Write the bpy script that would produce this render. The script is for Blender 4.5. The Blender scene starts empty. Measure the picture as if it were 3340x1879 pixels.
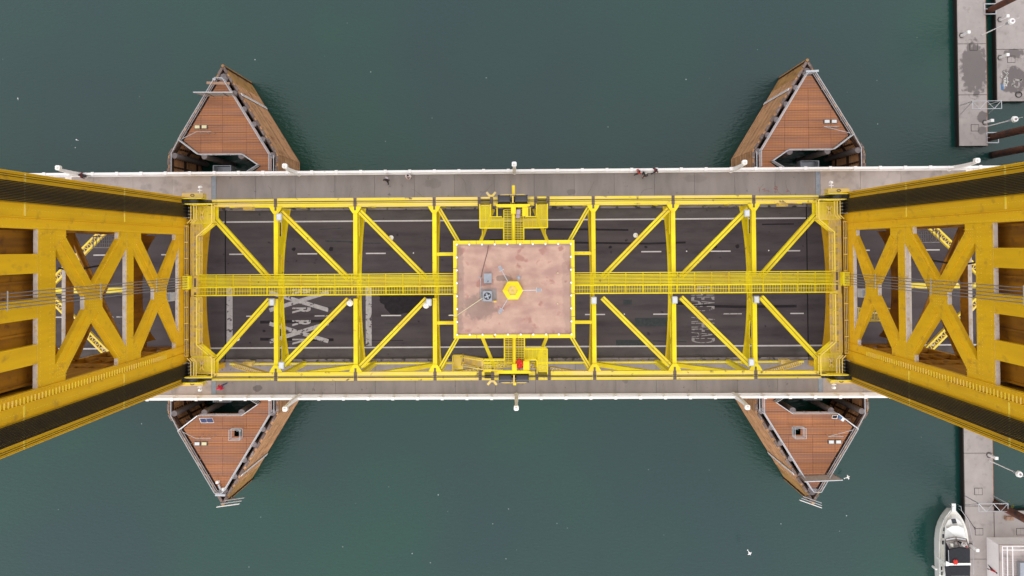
import bpy, bmesh, math, random
from mathutils import Vector, Matrix, Euler
random.seed(7)
R = math.radians
sc = bpy.context.scene
COL = sc.collection

# ---------------------------------------------------------------- camera
CAM = (0.537, 3.76, 72.08); ROT = (0.01494, 0.01271, -0.0064)
cd = bpy.data.cameras.new('camera'); cam = bpy.data.objects.new('camera', cd); COL.objects.link(cam)
cam.location = CAM; cam.rotation_euler = ROT
cd.lens = 24.0; cd.sensor_width = 36.0; cd.shift_x = 3.29 / 3340; cd.shift_y = -164.77 / 3340
cd.clip_start = 0.5; cd.clip_end = 4000
sc.camera = cam
MR = Euler(ROT, 'XYZ').to_matrix()

def at(u, v, z):
    """point at height z seen at photograph pixel (u, v) of the 3340 px wide photograph"""
    f = 3340 * 24 / 36
    d = MR @ Vector(((u - 1670 + 3.29) / f, -(v - 939.5 + 164.77) / f, -1))
    t = (z - CAM[2]) / d.z
    return Vector((CAM[0] + d.x * t, CAM[1] + d.y * t, z))

def crop(ox, oy, s): return lambda x, y, z: at(ox + x / s, oy + y / s, z)

# ---------------------------------------------------------------- sky and sun (bright overcast)
SUN_EL, SUN_AZ = 27, 178
w = bpy.data.worlds.new('World'); sc.world = w; w.use_nodes = True
nt = w.node_tree; nt.nodes.clear()
sky = nt.nodes.new('ShaderNodeTexSky'); sky.sky_type = 'NISHITA'; sky.sun_disc = False
sky.sun_elevation = R(SUN_EL); sky.sun_rotation = R(SUN_AZ); sky.air_density = 1.0; sky.dust_density = 4.0
hs = nt.nodes.new('ShaderNodeHueSaturation'); hs.inputs['Saturation'].default_value = 0.12
bg = nt.nodes.new('ShaderNodeBackground'); bg.inputs['Strength'].default_value = 0.15
ow = nt.nodes.new('ShaderNodeOutputWorld')
nt.links.new(sky.outputs[0], hs.inputs['Color']); cl = nt.nodes.new('ShaderNodeMix'); cl.data_type = 'RGBA'; cl.inputs['Factor'].default_value = .93; cl.inputs['B'].default_value = (8.3, 8.3, 8.45, 1)   # even cloud layer
nt.links.new(hs.outputs[0], cl.inputs['A']); nt.links.new(cl.outputs['Result'], bg.inputs[0]); nt.links.new(bg.outputs[0], ow.inputs[0])
sd = bpy.data.lights.new('sun', 'SUN'); sd.energy = 0.9; sd.angle = R(20); sd.color = (1, .97, .93)
so = bpy.data.objects.new('sun', sd); COL.objects.link(so)
az = R(SUN_AZ)
sdir = Vector((math.sin(az) * math.cos(R(SUN_EL)), math.cos(az) * math.cos(R(SUN_EL)), math.sin(R(SUN_EL))))
so.rotation_euler = sdir.to_track_quat('Z', 'Y').to_euler(); so.location = (0, -40, 90)
sc.view_settings.view_transform = 'Standard'; sc.view_settings.look = 'None'
sc.view_settings.exposure = 0.25; sc.view_settings.gamma = 1; sc.view_settings.use_curve_mapping = False
try:
    sc.cycles.use_denoising = True
    sc.cycles.max_bounces = 6; sc.cycles.transparent_max_bounces = 6
except Exception: pass

# ---------------------------------------------------------------- materials
def mat(name, col, rough=.6, var=.12, scale=1.2, stretch=(1, 1, 1), spot=None, spot_th=.68, spot_scale=3., spot_soft=.05,
        bump=0, bscale=30, metal=0, stains=None, scol=None, spec=.5, streak=None):
    m = bpy.data.materials.new(name); m.use_nodes = True; t = m.node_tree; N = t.nodes; L = t.links
    b = N['Principled BSDF']; b.inputs['Roughness'].default_value = rough; b.inputs['Metallic'].default_value = metal
    b.inputs['Specular IOR Level'].default_value = spec
    g = N.new('ShaderNodeNewGeometry')
    mp = N.new('ShaderNodeMapping'); mp.inputs['Scale'].default_value = stretch; L.new(g.outputs['Position'], mp.inputs[0])
    n = N.new('ShaderNodeTexNoise'); n.inputs['Scale'].default_value = scale; n.inputs['Detail'].default_value = 6; n.inputs['Roughness'].default_value = .65
    L.new(mp.outputs[0], n.inputs['Vector'])
    cr = N.new('ShaderNodeValToRGB'); e = cr.color_ramp.elements
    e[0].position = .3; e[0].color = tuple(max(0, c * (1 - var)) for c in col) + (1,)
    e[1].position = .7; e[1].color = tuple(min(1, c * (1 + var)) for c in col) + (1,)
    L.new(n.outputs['Fac'], cr.inputs[0]); out = cr.outputs[0]
    def over(fac, c2):
        nonlocal out
        mx = N.new('ShaderNodeMix'); mx.data_type = 'RGBA'; L.new(fac, mx.inputs['Factor']); L.new(out, mx.inputs['A'])
        mx.inputs['B'].default_value = tuple(c2) + (1,); out = mx.outputs['Result']
    if streak:                      # long marks along one axis: (colour, scale vector, threshold, strength)
        c2, sv, th, amt = streak
        m2 = N.new('ShaderNodeMapping'); m2.inputs['Scale'].default_value = sv; L.new(g.outputs['Position'], m2.inputs[0])
        n2 = N.new('ShaderNodeTexNoise'); n2.inputs['Scale'].default_value = 1; n2.inputs['Detail'].default_value = 3; L.new(m2.outputs[0], n2.inputs['Vector'])
        r2 = N.new('ShaderNodeMapRange'); r2.inputs[1].default_value = th - .12; r2.inputs[2].default_value = th + .12; r2.inputs[4].default_value = amt
        L.new(n2.outputs['Fac'], r2.inputs[0]); over(r2.outputs[0], c2)
    if spot:
        n3 = N.new('ShaderNodeTexNoise'); n3.inputs['Scale'].default_value = spot_scale; n3.inputs['Detail'].default_value = 4; L.new(g.outputs['Position'], n3.inputs['Vector'])
        r3 = N.new('ShaderNodeMapRange'); r3.inputs[1].default_value = spot_th - spot_soft; r3.inputs[2].default_value = spot_th + spot_soft
        L.new(n3.outputs['Fac'], r3.inputs[0]); over(r3.outputs[0], spot)
    if stains:
        nn = N.new('ShaderNodeTexNoise'); nn.inputs['Scale'].default_value = 2.2; nn.inputs['Detail'].default_value = 5; L.new(g.outputs['Position'], nn.inputs['Vector'])
        for (sx, sy, rx, ry, amt) in stains:
            m3 = N.new('ShaderNodeMapping'); m3.inputs['Location'].default_value = (-sx / rx, -sy / ry, 0); m3.inputs['Scale'].default_value = (1 / rx, 1 / ry, 0)
            L.new(g.outputs['Position'], m3.inputs[0])
            ln = N.new('ShaderNodeVectorMath'); ln.operation = 'LENGTH'; L.new(m3.outputs[0], ln.inputs[0])
            ad = N.new('ShaderNodeMath'); ad.operation = 'ADD'; L.new(ln.outputs['Value'], ad.inputs[0])
            ml = N.new('ShaderNodeMath'); ml.operation = 'MULTIPLY_ADD'; L.new(nn.outputs['Fac'], ml.inputs[0]); ml.inputs[1].default_value = 1.3; ml.inputs[2].default_value = -.65
            L.new(ml.outputs[0], ad.inputs[1])
            r4 = N.new('ShaderNodeMapRange'); r4.inputs[1].default_value = 1.12; r4.inputs[2].default_value = .88; r4.inputs[4].default_value = amt
            L.new(ad.outputs[0], r4.inputs[0]); over(r4.outputs[0], scol)
    L.new(out, b.inputs['Base Color'])
    if bump:
        n4 = N.new('ShaderNodeTexNoise'); n4.inputs['Scale'].default_value = bscale; n4.inputs['Detail'].default_value = 4; L.new(g.outputs['Position'], n4.inputs['Vector'])
        bp = N.new('ShaderNodeBump'); bp.inputs['Strength'].default_value = bump; bp.inputs['Distance'].default_value = .03
        L.new(n4.outputs['Fac'], bp.inputs['Height']); L.new(bp.outputs[0], b.inputs['Normal'])
    return m

YEL = (.80, .65, .012)
M = {}
M['yellow'] = mat('yellow_paint', YEL, .45, .08, .8, streak=((.72, .48, .02), (.5, .5, .5), .56, .6), spot=(.35, .20, .03), spot_th=.71, spot_scale=2.2, spec=.3)
M['yellow_chord'] = mat('weathered_yellow_paint', (.80, .62, .06), .5, .06, .6, spot=(.16, .10, .05), spot_th=.69, spot_scale=1.6, spot_soft=.05, streak=((.82, .58, .22), (.25, 2, 1), .56, .7), spec=.3)
M['yellow_tower'] = mat('shaded_tower_yellow_paint', (.72, .415, .010), .42, .07, .5, (1, 1, .25), streak=((.56, .29, .012), (1.4, 1.4, .25), .58, .40), spot=(.45, .25, .03), spot_th=.68, spot_scale=1.3, spot_soft=.1, spec=.35)  # darker, more orange copy of the span yellow; side-face shading put into the colour
M['yellow_inner'] = mat('shaded_brown_yellow_paint', (.40, .175, .012), .6, .15, .6, (1, 1, .3), streak=((.16, .07, .02), (1.5, 1.5, .15), .55, .7), spot=(.14, .06, .02), spot_th=.66, spot_scale=1.5, spot_soft=.1, spec=.25)  # tower yellow darkened: inner shade painted into the colour, with rust stains
M['sill'] = mat('skylit_bird_stained_ledge', (.60, .52, .46), .8, .15, 2., spot=(.50, .36, .18), spot_th=.62, spot_scale=3, spot_soft=.1)  # bird stain with light from the sky painted in as a pale tone
M['yellow_dusty'] = mat('dusty_yellow_paint', (.74, .52, .10), .6, .1, 1.2, spot=(.55, .42, .28), spot_th=.58, spot_scale=2., spot_soft=.12)
M['asphalt'] = mat('asphalt', (.070, .057, .065), .9, .26, 1.1, (.25, 1, 1), streak=((.098, .082, .088), (.03, .6, 1), .52, .85), spot=(.018, .015, .018), spot_th=.72, spot_scale=1.4, bump=.25, bscale=60, spec=.2)
M['asphalt_side'] = mat('grey_worn_asphalt', (.098, .086, .088), .9, .2, 1.3, (.3, 1, 1), spot=(.04, .035, .038), spot_th=.70, spot_scale=2.2, bump=.2, bscale=60, spec=.2)
M['asphalt_dark'] = mat('dark_asphalt', (.022, .018, .022), .85, .3, 2.5, bump=.2, bscale=50, spec=.2)
M['asphalt_patch'] = mat('asphalt_patch', (.045, .052, .055), .9, .25, 3., bump=.2, bscale=50, spec=.2)
M['walk'] = mat('brown_grey_concrete', (.262, .230, .224), .9, .12, .7, (1.6, .35, 1), streak=((.34, .29, .28), (.5, .12, 1), .57, .5), spot=(.15, .125, .125), spot_th=.72, spot_scale=2.4, bump=.2, bscale=40, spec=.2,
    stains=[(-27.2, -10.9, .45, .35, .6), (-8.5, 10.6, .9, .5, .25), (6, 9.6, .5, .3, .35), (11.5, -10.2, .35, .3, .4), (19, 10.9, 1.2, .4, .2)], scol=(.10, .085, .082))
M['walk_light'] = mat('pale_concrete', (.43, .37, .355), .9, .1, .6, spot=(.30, .26, .25), spot_th=.62, spot_scale=.9, spot_soft=.1, bump=.2, bscale=40, spec=.2)
M['kerb'] = mat('kerb_concrete', (.22, .19, .185), .9, .3, 1.5, (.4, 2, 1), spot=(.05, .045, .045), spot_th=.60, spot_scale=1.6, spec=.2)
M['concrete'] = mat('pier_concrete', (.24, .22, .20), .9, .2, .8, bump=.2)
M['jointmetal'] = mat('steel_joint_plate', (.24, .27, .32), .5, .15, 3., metal=.3)
M['gap'] = mat('dark_joint_seal', (.008, .007, .007), .9, .2, 4)
M['paint_white'] = mat('road_paint', (.58, .55, .56), .8, .1, 3., spot=(.16, .14, .15), spot_th=.70, spot_scale=6., spot_soft=.04, spec=.2)
M['paint_worn'] = mat('worn_road_paint', (.42, .395, .405), .8, .2, 3., spot=(.085, .07, .078), spot_th=.60, spot_scale=2.6, spot_soft=.03, spec=.2)
M['paint_very_worn'] = mat('faded_road_paint', (.30, .28, .285), .8, .15, 3., spot=(.08, .066, .074), spot_th=.55, spot_scale=2.6, spot_soft=.03, spec=.2)
M['white'] = mat('white_paint', (.86, .83, .84), .5, .05, 1.5, spot=(.55, .52, .52), spot_th=.72, spot_scale=3)
M['white_plain'] = mat('white_plastic', (.9, .89, .88), .35, .03, 2)
M['silver'] = mat('galvanised_steel', (.50, .51, .54), .4, .12, 4, metal=.5)
M['grey'] = mat('grey_metal', (.30, .32, .36), .45, .1, 4, metal=.2)
M['glass'] = mat('lamp_glass', (.62, .64, .66), .15, .05, 2)
M['glass_yellow'] = mat('yellowed_lamp_glass', (.62, .58, .36), .2, .05, 2)
M['black'] = mat('greasy_black_rope', (.012, .008, .006), .55, .3, 6)
M['black_metal'] = mat('black_steel', (.018, .016, .018), .4, .3, 4, spot=(.1, .1, .11), spot_th=.66, spot_scale=6)
M['drum'] = mat('worn_dark_drum', (.035, .030, .036), .45, .3, 5, (4, 1, 1), spot=(.14, .08, .05), spot_th=.72, spot_scale=5)
M['bracket'] = mat('rusty_brown_steel', (.13, .09, .07), .7, .4, 4)
M['cable_grey'] = mat('grey_power_cable', (.16, .16, .18), .6, .1, 3)
M['roof'] = mat('pink_felt_roof', (.50, .325, .262), .9, .12, .9, streak=((.37, .22, .19), (.5, .9, 1), .55, .8), spot=(.37, .20, .165), spot_th=.62, spot_scale=.9, spot_soft=.04, bump=.3, bscale=12, spec=.2,
                stains=[(-3.2, -1.6, 1.5, 1.1, .55), (-.9, 1.0, .75, .28, .7), (-2.2, -.6, .55, .35, .6), (-5, 0, .45, 4.4, .4), (0, 4.1, 5.4, .35, .3), (4.9, 0, .5, 4.5, .25)], scol=(.20, .15, .13))
M['fascia'] = mat('peeling_yellow_fascia', (.80, .62, .012), .45, .05, 1, spot=(.42, .07, .03), spot_th=.70, spot_scale=2.0, spot_soft=.015)
M['timber'] = mat('brown_fender_plank', (.54, .29, .145), .8, .18, 1.0, (1, 1, .3), spot=(.30, .13, .065), spot_th=.64, spot_scale=1.2, spot_soft=.1, bump=.3, bscale=14, spec=.25)
M['timber_grey'] = mat('weathered_fender_timber', (.17, .12, .105), .85, .25, 1.6, spot=(.28, .22, .20), spot_th=.6, spot_scale=3, bump=.3, bscale=14)
M['sheet'] = mat('rusty_sheet_plate', (.44, .23, .07), .55, .2, .8, (1, 1, .3), spot=(.22, .10, .04), spot_th=.6, spot_scale=1.3, spot_soft=.1)
M['dark_timber'] = mat('dark_wet_timber', (.055, .024, .015), .8, .4, 1.2)
M['grate'] = mat('orange_brown_grating', (.50, .205, .080), .8, .13, .8, (.3, 2.2, 1), streak=((.27, .15, .12), (.15, 2.2, 1), .53, .6), spec=.2)
def add_bars(m, pitches, amt, c2):     # fine bars of the grating, too small to build one by one
    t = m.node_tree; N = t.nodes; L = t.links; b = N['Principled BSDF']; src = b.inputs['Base Color'].links[0].from_socket
    g = N.new('ShaderNodeNewGeometry')
    for ax, pitch in pitches:
        w_ = N.new('ShaderNodeTexWave'); w_.bands_direction = ax; w_.inputs['Scale'].default_value = .314 / pitch; w_.inputs['Distortion'].default_value = .25; L.new(g.outputs['Position'], w_.inputs['Vector'])
        ml = N.new('ShaderNodeMath'); ml.operation = 'MULTIPLY'; ml.inputs[1].default_value = amt; L.new(w_.outputs['Fac'], ml.inputs[0])
        mx = N.new('ShaderNodeMix'); mx.data_type = 'RGBA'; L.new(ml.outputs[0], mx.inputs['Factor']); L.new(src, mx.inputs['A']); mx.inputs['B'].default_value = c2 + (1,); src = mx.outputs['Result']
    L.new(src, b.inputs['Base Color'])
add_bars(M['grate'], (('Y', .27), ('X', .16)), .42, (.17, .085, .07))
M['pile'] = mat('grey_pile_cap', (.20, .17, .175), .9, .25, 3)
M['rust'] = mat('rusty_pipe_pile', (.15, .050, .026), .85, .4, 1.6, (1, 1, .5), spot=(.055, .03, .028), spot_th=.56, spot_scale=1.6, spot_soft=.1)
M['dock'] = mat('dock_concrete', (.40, .355, .34), .9, .08, .8, spot=(.30, .265, .25), spot_th=.66, spot_scale=1.4, spot_soft=.1, spec=.2, bump=.15, bscale=30,
                stains=[(54.5, 24.6, 1.55, 3.1, .9), (55.4, 18.9, .6, .65, .85), (55.4, 17.3, .55, .45, .7), (59.2, 23.2, 1.5, 1.6, .9), (59.2, 26.4, 1.15, .55, .85)], scol=(.155, .135, .135))
M['dock_side'] = mat('shadowed_dock_side', (.010, .009, .009), .9, .3, 2)  # near black: shadow and water reflection painted into the side
M['boatwhite'] = mat('white_gelcoat', (.88, .88, .87), .25, .03, 1)
M['boatcream'] = mat('cream_deck', (.80, .78, .70), .5, .06, 3)
M['navy'] = mat('navy_canvas', (.013, .014, .020), .85, .25, 3, bump=.4, bscale=6)
M['darkglass'] = mat('dark_glass', (.03, .035, .045), .08, .1, 2)
M['red'] = mat('red_fabric', (.62, .03, .02), .8, .2, 5, bump=.6, bscale=9)
M['mauve'] = mat('pale_mauve_vinyl', (.42, .34, .38), .55, .08, 5)
M['solar'] = mat('solar_cell', (.035, .055, .17), .15, .15, 5)
M['board'] = mat('sun_bleached_board', (.36, .22, .15), .8, .15, 2)
M['panelgrey'] = mat('grey_sign_panel', (.34, .31, .30), .7, .15, 3)
M['algae'] = mat('green_algae', (.10, .12, .02), .9, .4, 5, bump=.5)
M['blue'] = mat('blue_paint', (.06, .16, .33), .6, .2, 4)
M['chalk'] = mat('white_chalk', (.62, .60, .58), .9, .1, 4)
M['redchalk'] = mat('faded_red_chalk', (.33, .11, .11), .9, .3, 6, spot=(.215, .182, .18), spot_th=.52, spot_scale=9)
M['skin'] = mat('skin', (.45, .26, .18), .6, .05, 5)
M['hair_dark'] = mat('dark_hair', (.015, .011, .010), .6, .2, 9)
M['orange'] = mat('orange_brown_iron', (.25, .09, .03), .6, .3, 3)

def vary(m, amt):       # each slab, panel or board a little lighter or darker than its neighbour
    t = m.node_tree; N = t.nodes; L = t.links; b = N['Principled BSDF']; src = b.inputs['Base Color'].links[0].from_socket
    oi = N.new('ShaderNodeObjectInfo'); mr = N.new('ShaderNodeMapRange'); mr.inputs[3].default_value = 1 - amt; mr.inputs[4].default_value = 1 + amt; L.new(oi.outputs['Random'], mr.inputs[0])
    h = N.new('ShaderNodeHueSaturation'); L.new(mr.outputs[0], h.inputs['Value']); L.new(src, h.inputs['Color']); L.new(h.outputs[0], b.inputs['Base Color'])
for k_, a_ in (('grate', .06), ('walk', .05), ('walk_light', .05), ('timber', .14), ('dock', .05), ('timber_grey', .2), ('yellow_tower', .03), ('yellow', .04)): vary(M[k_], a_)

def water_material():
    m = bpy.data.materials.new('river_water'); m.use_nodes = True; t = m.node_tree; N = t.nodes; L = t.links
    b = N['Principled BSDF']; b.inputs['Roughness'].default_value = .05; b.inputs['IOR'].default_value = 1.48
    b.inputs['Specular IOR Level'].default_value = .5
    g = N.new('ShaderNodeNewGeometry')
    n = N.new('ShaderNodeTexNoise'); n.inputs['Scale'].default_value = .035; n.inputs['Detail'].default_value = 3; L.new(g.outputs['Position'], n.inputs['Vector'])
    cr = N.new('ShaderNodeValToRGB'); e = cr.color_ramp.elements
    e[0].position = .35; e[0].color = (.0110, .0400, .0420, 1); e[1].position = .65; e[1].color = (.0070, .0540, .0370, 1)
    L.new(n.outputs['Fac'], cr.inputs[0])
    v = N.new('ShaderNodeTexVoronoi'); v.inputs['Scale'].default_value = .55; L.new(g.outputs['Position'], v.inputs['Vector'])
    r = N.new('ShaderNodeMapRange'); r.inputs[1].default_value = .045; r.inputs[2].default_value = .03; L.new(v.outputs['Distance'], r.inputs[0])
    n5 = N.new('ShaderNodeTexNoise'); n5.inputs['Scale'].default_value = .09; L.new(g.outputs['Position'], n5.inputs['Vector'])
    r5 = N.new('ShaderNodeMapRange'); r5.inputs[1].default_value = .5; r5.inputs[2].default_value = .62; L.new(n5.outputs['Fac'], r5.inputs[0])
    mu = N.new('ShaderNodeMath'); mu.operation = 'MULTIPLY'; L.new(r.outputs[0], mu.inputs[0]); L.new(r5.outputs[0], mu.inputs[1])
    mx = N.new('ShaderNodeMix'); mx.data_type = 'RGBA'; L.new(mu.outputs[0], mx.inputs['Factor']); L.new(cr.outputs[0], mx.inputs['A']); mx.inputs['B'].default_value = (.35, .42, .40, 1)
    L.new(mx.outputs['Result'], b.inputs['Base Color'])
    mp = N.new('ShaderNodeMapping'); mp.inputs['Rotation'].default_value = (0, 0, R(35)); mp.inputs['Scale'].default_value = (1, 2.4, 1); L.new(g.outputs['Position'], mp.inputs[0])
    n2 = N.new('ShaderNodeTexNoise'); n2.inputs['Scale'].default_value = 1.5; n2.inputs['Detail'].default_value = 4; n2.inputs['Roughness'].default_value = .55; L.new(mp.outputs[0], n2.inputs['Vector'])
    bp = N.new('ShaderNodeBump'); bp.inputs['Strength'].default_value = .5; bp.inputs['Distance'].default_value = .10
    L.new(n2.outputs['Fac'], bp.inputs['Height']); L.new(bp.outputs[0], b.inputs['Normal'])
    return m
M['water'] = water_material()

# ---------------------------------------------------------------- mesh helpers
class MB:
    def __init__(s): s.v = []; s.f = []; s.mi = []; s.m = 0
    def add(s, vs, fs):
        k = len(s.v); s.v += [tuple(x) for x in vs]; s.f += [tuple(i + k for i in f) for f in fs]; s.mi += [s.m] * len(fs); return s
    def box(s, x0, x1, y0, y1, z0, z1):
        return s.add([(x0, y0, z0), (x1, y0, z0), (x1, y1, z0), (x0, y1, z0), (x0, y0, z1), (x1, y0, z1), (x1, y1, z1), (x0, y1, z1)],
                     [(3, 2, 1, 0), (4, 5, 6, 7), (0, 1, 5, 4), (1, 2, 6, 5), (2, 3, 7, 6), (3, 0, 4, 7)])
    def bar(s, a, b, wd, ht, up=(0, 0, 1)):
        a = Vector(a); b = Vector(b); d = (b - a).normalized(); u = Vector(up)
        sd_ = d.cross(u)
        if sd_.length < 1e-4: sd_ = d.cross(Vector((1, 0, 0)))
        sd_.normalize(); u2 = sd_.cross(d).normalized(); p = []
        for q in (a, b):
            for i, j in ((-1, -1), (1, -1), (1, 1), (-1, 1)): p.append(q + sd_ * i * wd / 2 + u2 * j * ht / 2)
        return s.add(p, [(3, 2, 1, 0), (4, 5, 6, 7), (0, 1, 5, 4), (1, 2, 6, 5), (2, 3, 7, 6), (3, 0, 4, 7)])
    def tube(s, a, b, r, n=8, r2=None):
        a = Vector(a); b = Vector(b); d = (b - a).normalized(); r2 = r if r2 is None else r2
        x = d.orthogonal().normalized(); y = d.cross(x); p = []
        for q, rr in ((a, r), (b, r2)):
            for i in range(n): t = 2 * math.pi * i / n; p.append(q + (x * math.cos(t) + y * math.sin(t)) * rr)
        return s.add(p, [tuple(range(n))[::-1], tuple(range(n, 2 * n))] + [(i, (i + 1) % n, n + (i + 1) % n, n + i) for i in range(n)])
    def poly(s, pts, off):
        """closed polygon pts extruded by the vector off"""
        off = Vector(off); n = len(pts); p = [Vector(q) for q in pts]; p += [q + off for q in p]
        return s.add(p, [tuple(range(n))[::-1], tuple(range(n, 2 * n))] + [(i, (i + 1) % n, n + (i + 1) % n, n + i) for i in range(n)])
    def loft(s, rings, cap=True):
        n = len(rings[0]); p = [q for r_ in rings for q in r_]; f = []
        for k in range(len(rings) - 1):
            for i in range(n): f.append((k * n + i, k * n + (i + 1) % n, (k + 1) * n + (i + 1) % n, (k + 1) * n + i))
        if cap: f += [tuple(range(n))[::-1], tuple((len(rings) - 1) * n + i for i in range(n))]
        return s.add(p, f)
    def ball(s, c, r, n=10, sz=1.):
        rings = []
        for k in range(1, 6):
            t = math.pi * k / 6; rings.append([(c[0] + r * math.sin(t) * math.cos(2 * math.pi * i / n), c[1] + r * math.sin(t) * math.sin(2 * math.pi * i / n), c[2] - sz * r * math.cos(t)) for i in range(n)])
        return s.loft(rings)
    def mesh(s, name, mats, org=(0, 0, 0), smooth=False):
        me = bpy.data.meshes.new(name); o = Vector(org)
        me.from_pydata([Vector(q) - o for q in s.v], [], s.f)
        for m_ in (mats if isinstance(mats, (list, tuple)) else [mats]): me.materials.append(m_)
        for p, i in zip(me.polygons, s.mi): p.material_index = i; p.use_smooth = smooth
        b = bmesh.new(); b.from_mesh(me); bmesh.ops.recalc_face_normals(b, faces=b.faces); b.to_mesh(me); b.free()
        return me
    def build(s, name, mats, parent=None, smooth=False, kind=None, label=None):
        org = ORG.get(parent.name, (0, 0, 0)) if parent else (0, 0, 0)
        o = bpy.data.objects.new(name, s.mesh(name, mats, org, smooth)); COL.objects.link(o)
        if parent: o.parent = parent; ORG[o.name] = org
        if kind: o['kind'] = kind
        if label: o['label'] = label
        return o
ORG = {}
def thing(name, loc, label, cat, group=None, rz=0):
    o = bpy.data.objects.new(name, None); COL.objects.link(o); o.location = loc; o.empty_display_size = .3
    o.rotation_euler = (0, 0, rz)
    o['label'] = label; o['category'] = cat
    if group: o['group'] = group
    ORG[o.name] = tuple(loc)
    return o
def tag(o, label, cat, group=None):
    o['label'] = label; o['category'] = cat
    if group: o['group'] = group
    return o
def inst(name, me, parent, loc, rot=(0, 0, 0), scale=(1, 1, 1)):
    o = bpy.data.objects.new(name, me); COL.objects.link(o); o.parent = parent
    org = ORG.get(parent.name, (0, 0, 0)) if parent else (0, 0, 0)
    o.location = Vector(loc) - Vector(org); o.rotation_euler = rot; o.scale = scale
    return o
def copy_thing(src, loc, rz=None, label=None):
    c = src.copy(); COL.objects.link(c); c.location = loc
    if rz is not None: c.rotation_euler = (0, 0, rz)
    if label: c['label'] = label
    def rec(o, p):
        for ch in [q for q in bpy.data.objects if q.parent == o]:
            d = ch.copy(); COL.objects.link(d); d.parent = p; rec(ch, d)
    rec(src, c)
    return c
def struct(mb, name, m, parent=None):
    o = mb.build(name, m, parent)
    if parent is None: o['kind'] = 'structure'
    return o

# ================================================================= SETTING
WZ = -10.0
struct(MB().add([(-900, -900, WZ), (900, -900, WZ), (900, 900, WZ), (-900, 900, WZ)], [(0, 1, 2, 3)]), 'river_water', M['water'])
struct(MB().add([(-1000, -1000, WZ - 6), (1000, -1000, WZ - 6), (1000, 1000, WZ - 6), (-1000, 1000, WZ - 6)], [(0, 1, 2, 3)]), 'river_bed', M['dark_timber'])

JX = 30.7; SJ = 31.85; XE = 95.0
for nm, a, b in (('road_of_lift_span', -JX + .06, JX - .06), ('west_approach_road', -XE, -JX - .06), ('east_approach_road', JX + .06, XE)):
    struct(MB().box(a, b, -6.72, 6.72, -.9, 0), nm, M['asphalt'])
for s, nm in ((1, 'north'), (-1, 'south')):
    for pre, a, b in (('lift_span', -JX + .06, JX - .06), ('west_approach', -XE, -JX - .06), ('east_approach', JX + .06, XE)):
        y0, y1 = sorted((s * 6.72, s * 7.86)); struct(MB().box(a, b, y0, y1, -.9, -.003), nm + '_road_shoulder_of_' + pre, M['asphalt_side'])
        y0, y1 = sorted((s * 7.86, s * 8.14)); struct(MB().box(a, b, y0, y1, -.9, .14), nm + '_kerb_of_' + pre, M['kerb'])
for s in (-1, 1): struct(MB().box(s * JX - .062, s * JX + .062, -8.1, 8.1, -.6, -.05), 'road_expansion_joint', M['gap'])
# sidewalks: cast slabs one by one
for s, nm in ((1, 'north'), (-1, 'south')):
    for pre, a, b, mt in (('lift_span', -SJ + .25, SJ - .25, 'walk'), ('west_approach', -XE, -SJ - .25, 'walk_light'), ('east_approach', SJ + .25, XE, 'walk_light')):
        y0, y1 = sorted((s * 8.15, s * 11.7))
        root = struct(MB().box(a, b, y0, y1, -.8, .10), nm + '_sidewalk_of_' + pre, M['gap'])
        n = round((b - a) / 4.2); L_ = (b - a) / n
        me = MB().box(.012, L_ - .012, y0, y1, .102, .2).mesh('slab', M[mt])
        for i in range(n): inst('concrete_slab', me, root, (a + i * L_, 0, 0))
for s in (-1, 1):
    for t_ in (-1, 1):
        y0, y1 = sorted((t_ * 8.2, t_ * 11.65)); struct(MB().box(s * SJ - .24, s * SJ + .24, y0, y1, .0, .215), 'sidewalk_joint_plate', M['jointmetal'])
for x in (-47.4, 47.6): struct(MB().box(x - .35, x + .35, 8.2, 11.6, .19, .205), 'pale_sidewalk_stripe', M['white'])
# under-deck girders
for y in (-11.5, -8.6, -3, 3, 8.6, 11.5): struct(MB().box(-XE, -JX - 1, y - .25, y + .25, -2.2, -.92).box(-JX + .3, JX - .3, y - .25, y + .25, -2.0, -.92).box(JX + 1, XE, y - .25, y + .25, -2.2, -.92), 'deck_girder', M['yellow_tower'])

# ------------------------------------------------------------ road markings (painted sheets 4 mm up)
def sheet(name, m, x0, x1, y0, y1, z=.004, lab=None):
    o = MB().add([(x0, y0, z), (x1, y0, z), (x1, y1, z), (x0, y1, z)], [(0, 1, 2, 3)]).build(name, M[m]); o['kind'] = 'structure'; return o
for s in (1, -1):
    for a, b in ((-XE, -JX - .1), (-JX + .1, JX - .1), (JX + .1, XE)): sheet('edge_line', 'paint_white', a, b, s * 6.68 - .075, s * 6.68 + .075)
for i in range(-9, 10):
    x = -1.2 + i * 7.27
    if abs(x) < 3: continue
    sheet('lane_dash', 'paint_white', x, x + 2.1, 3.19, 3.32)
for i in range(-9, 10):
    x = .2 + i * 7.17
    if abs(x) < 3: continue
    sheet('lane_dash', 'paint_white' if i % 3 else 'paint_worn', x, x + (2.1 if i % 4 else 1.4), -3.38, -3.26)
sheet('stop_bar', 'paint_worn', -30.56, -29.93, -6.55, -.2); sheet('stop_bar', 'paint_worn', -15.78, -15.16, -6.5, -.2)
def quad_sheet(name, m, a, b, wd, z=.004):
    a = Vector((a[0], a[1], z)); b = Vector((b[0], b[1], z)); n = Vector((-(b - a).y, (b - a).x, 0)).normalized() * wd / 2
    o = MB().add([a - n, b - n, b + n, a + n], [(0, 1, 2, 3)]).build(name, M[m]); o['kind'] = 'structure'
for cy in (-5.05, -1.75):
    x0, x1 = -26.0, -19.75
    quad_sheet('railroad_crossing_cross', 'paint_worn', (x0, cy - .95), (x1, cy + .95), .42, .004)
    quad_sheet('railroad_crossing_cross', 'paint_worn', (x0, cy + .95), (x1, cy - .95), .42, .008)
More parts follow.
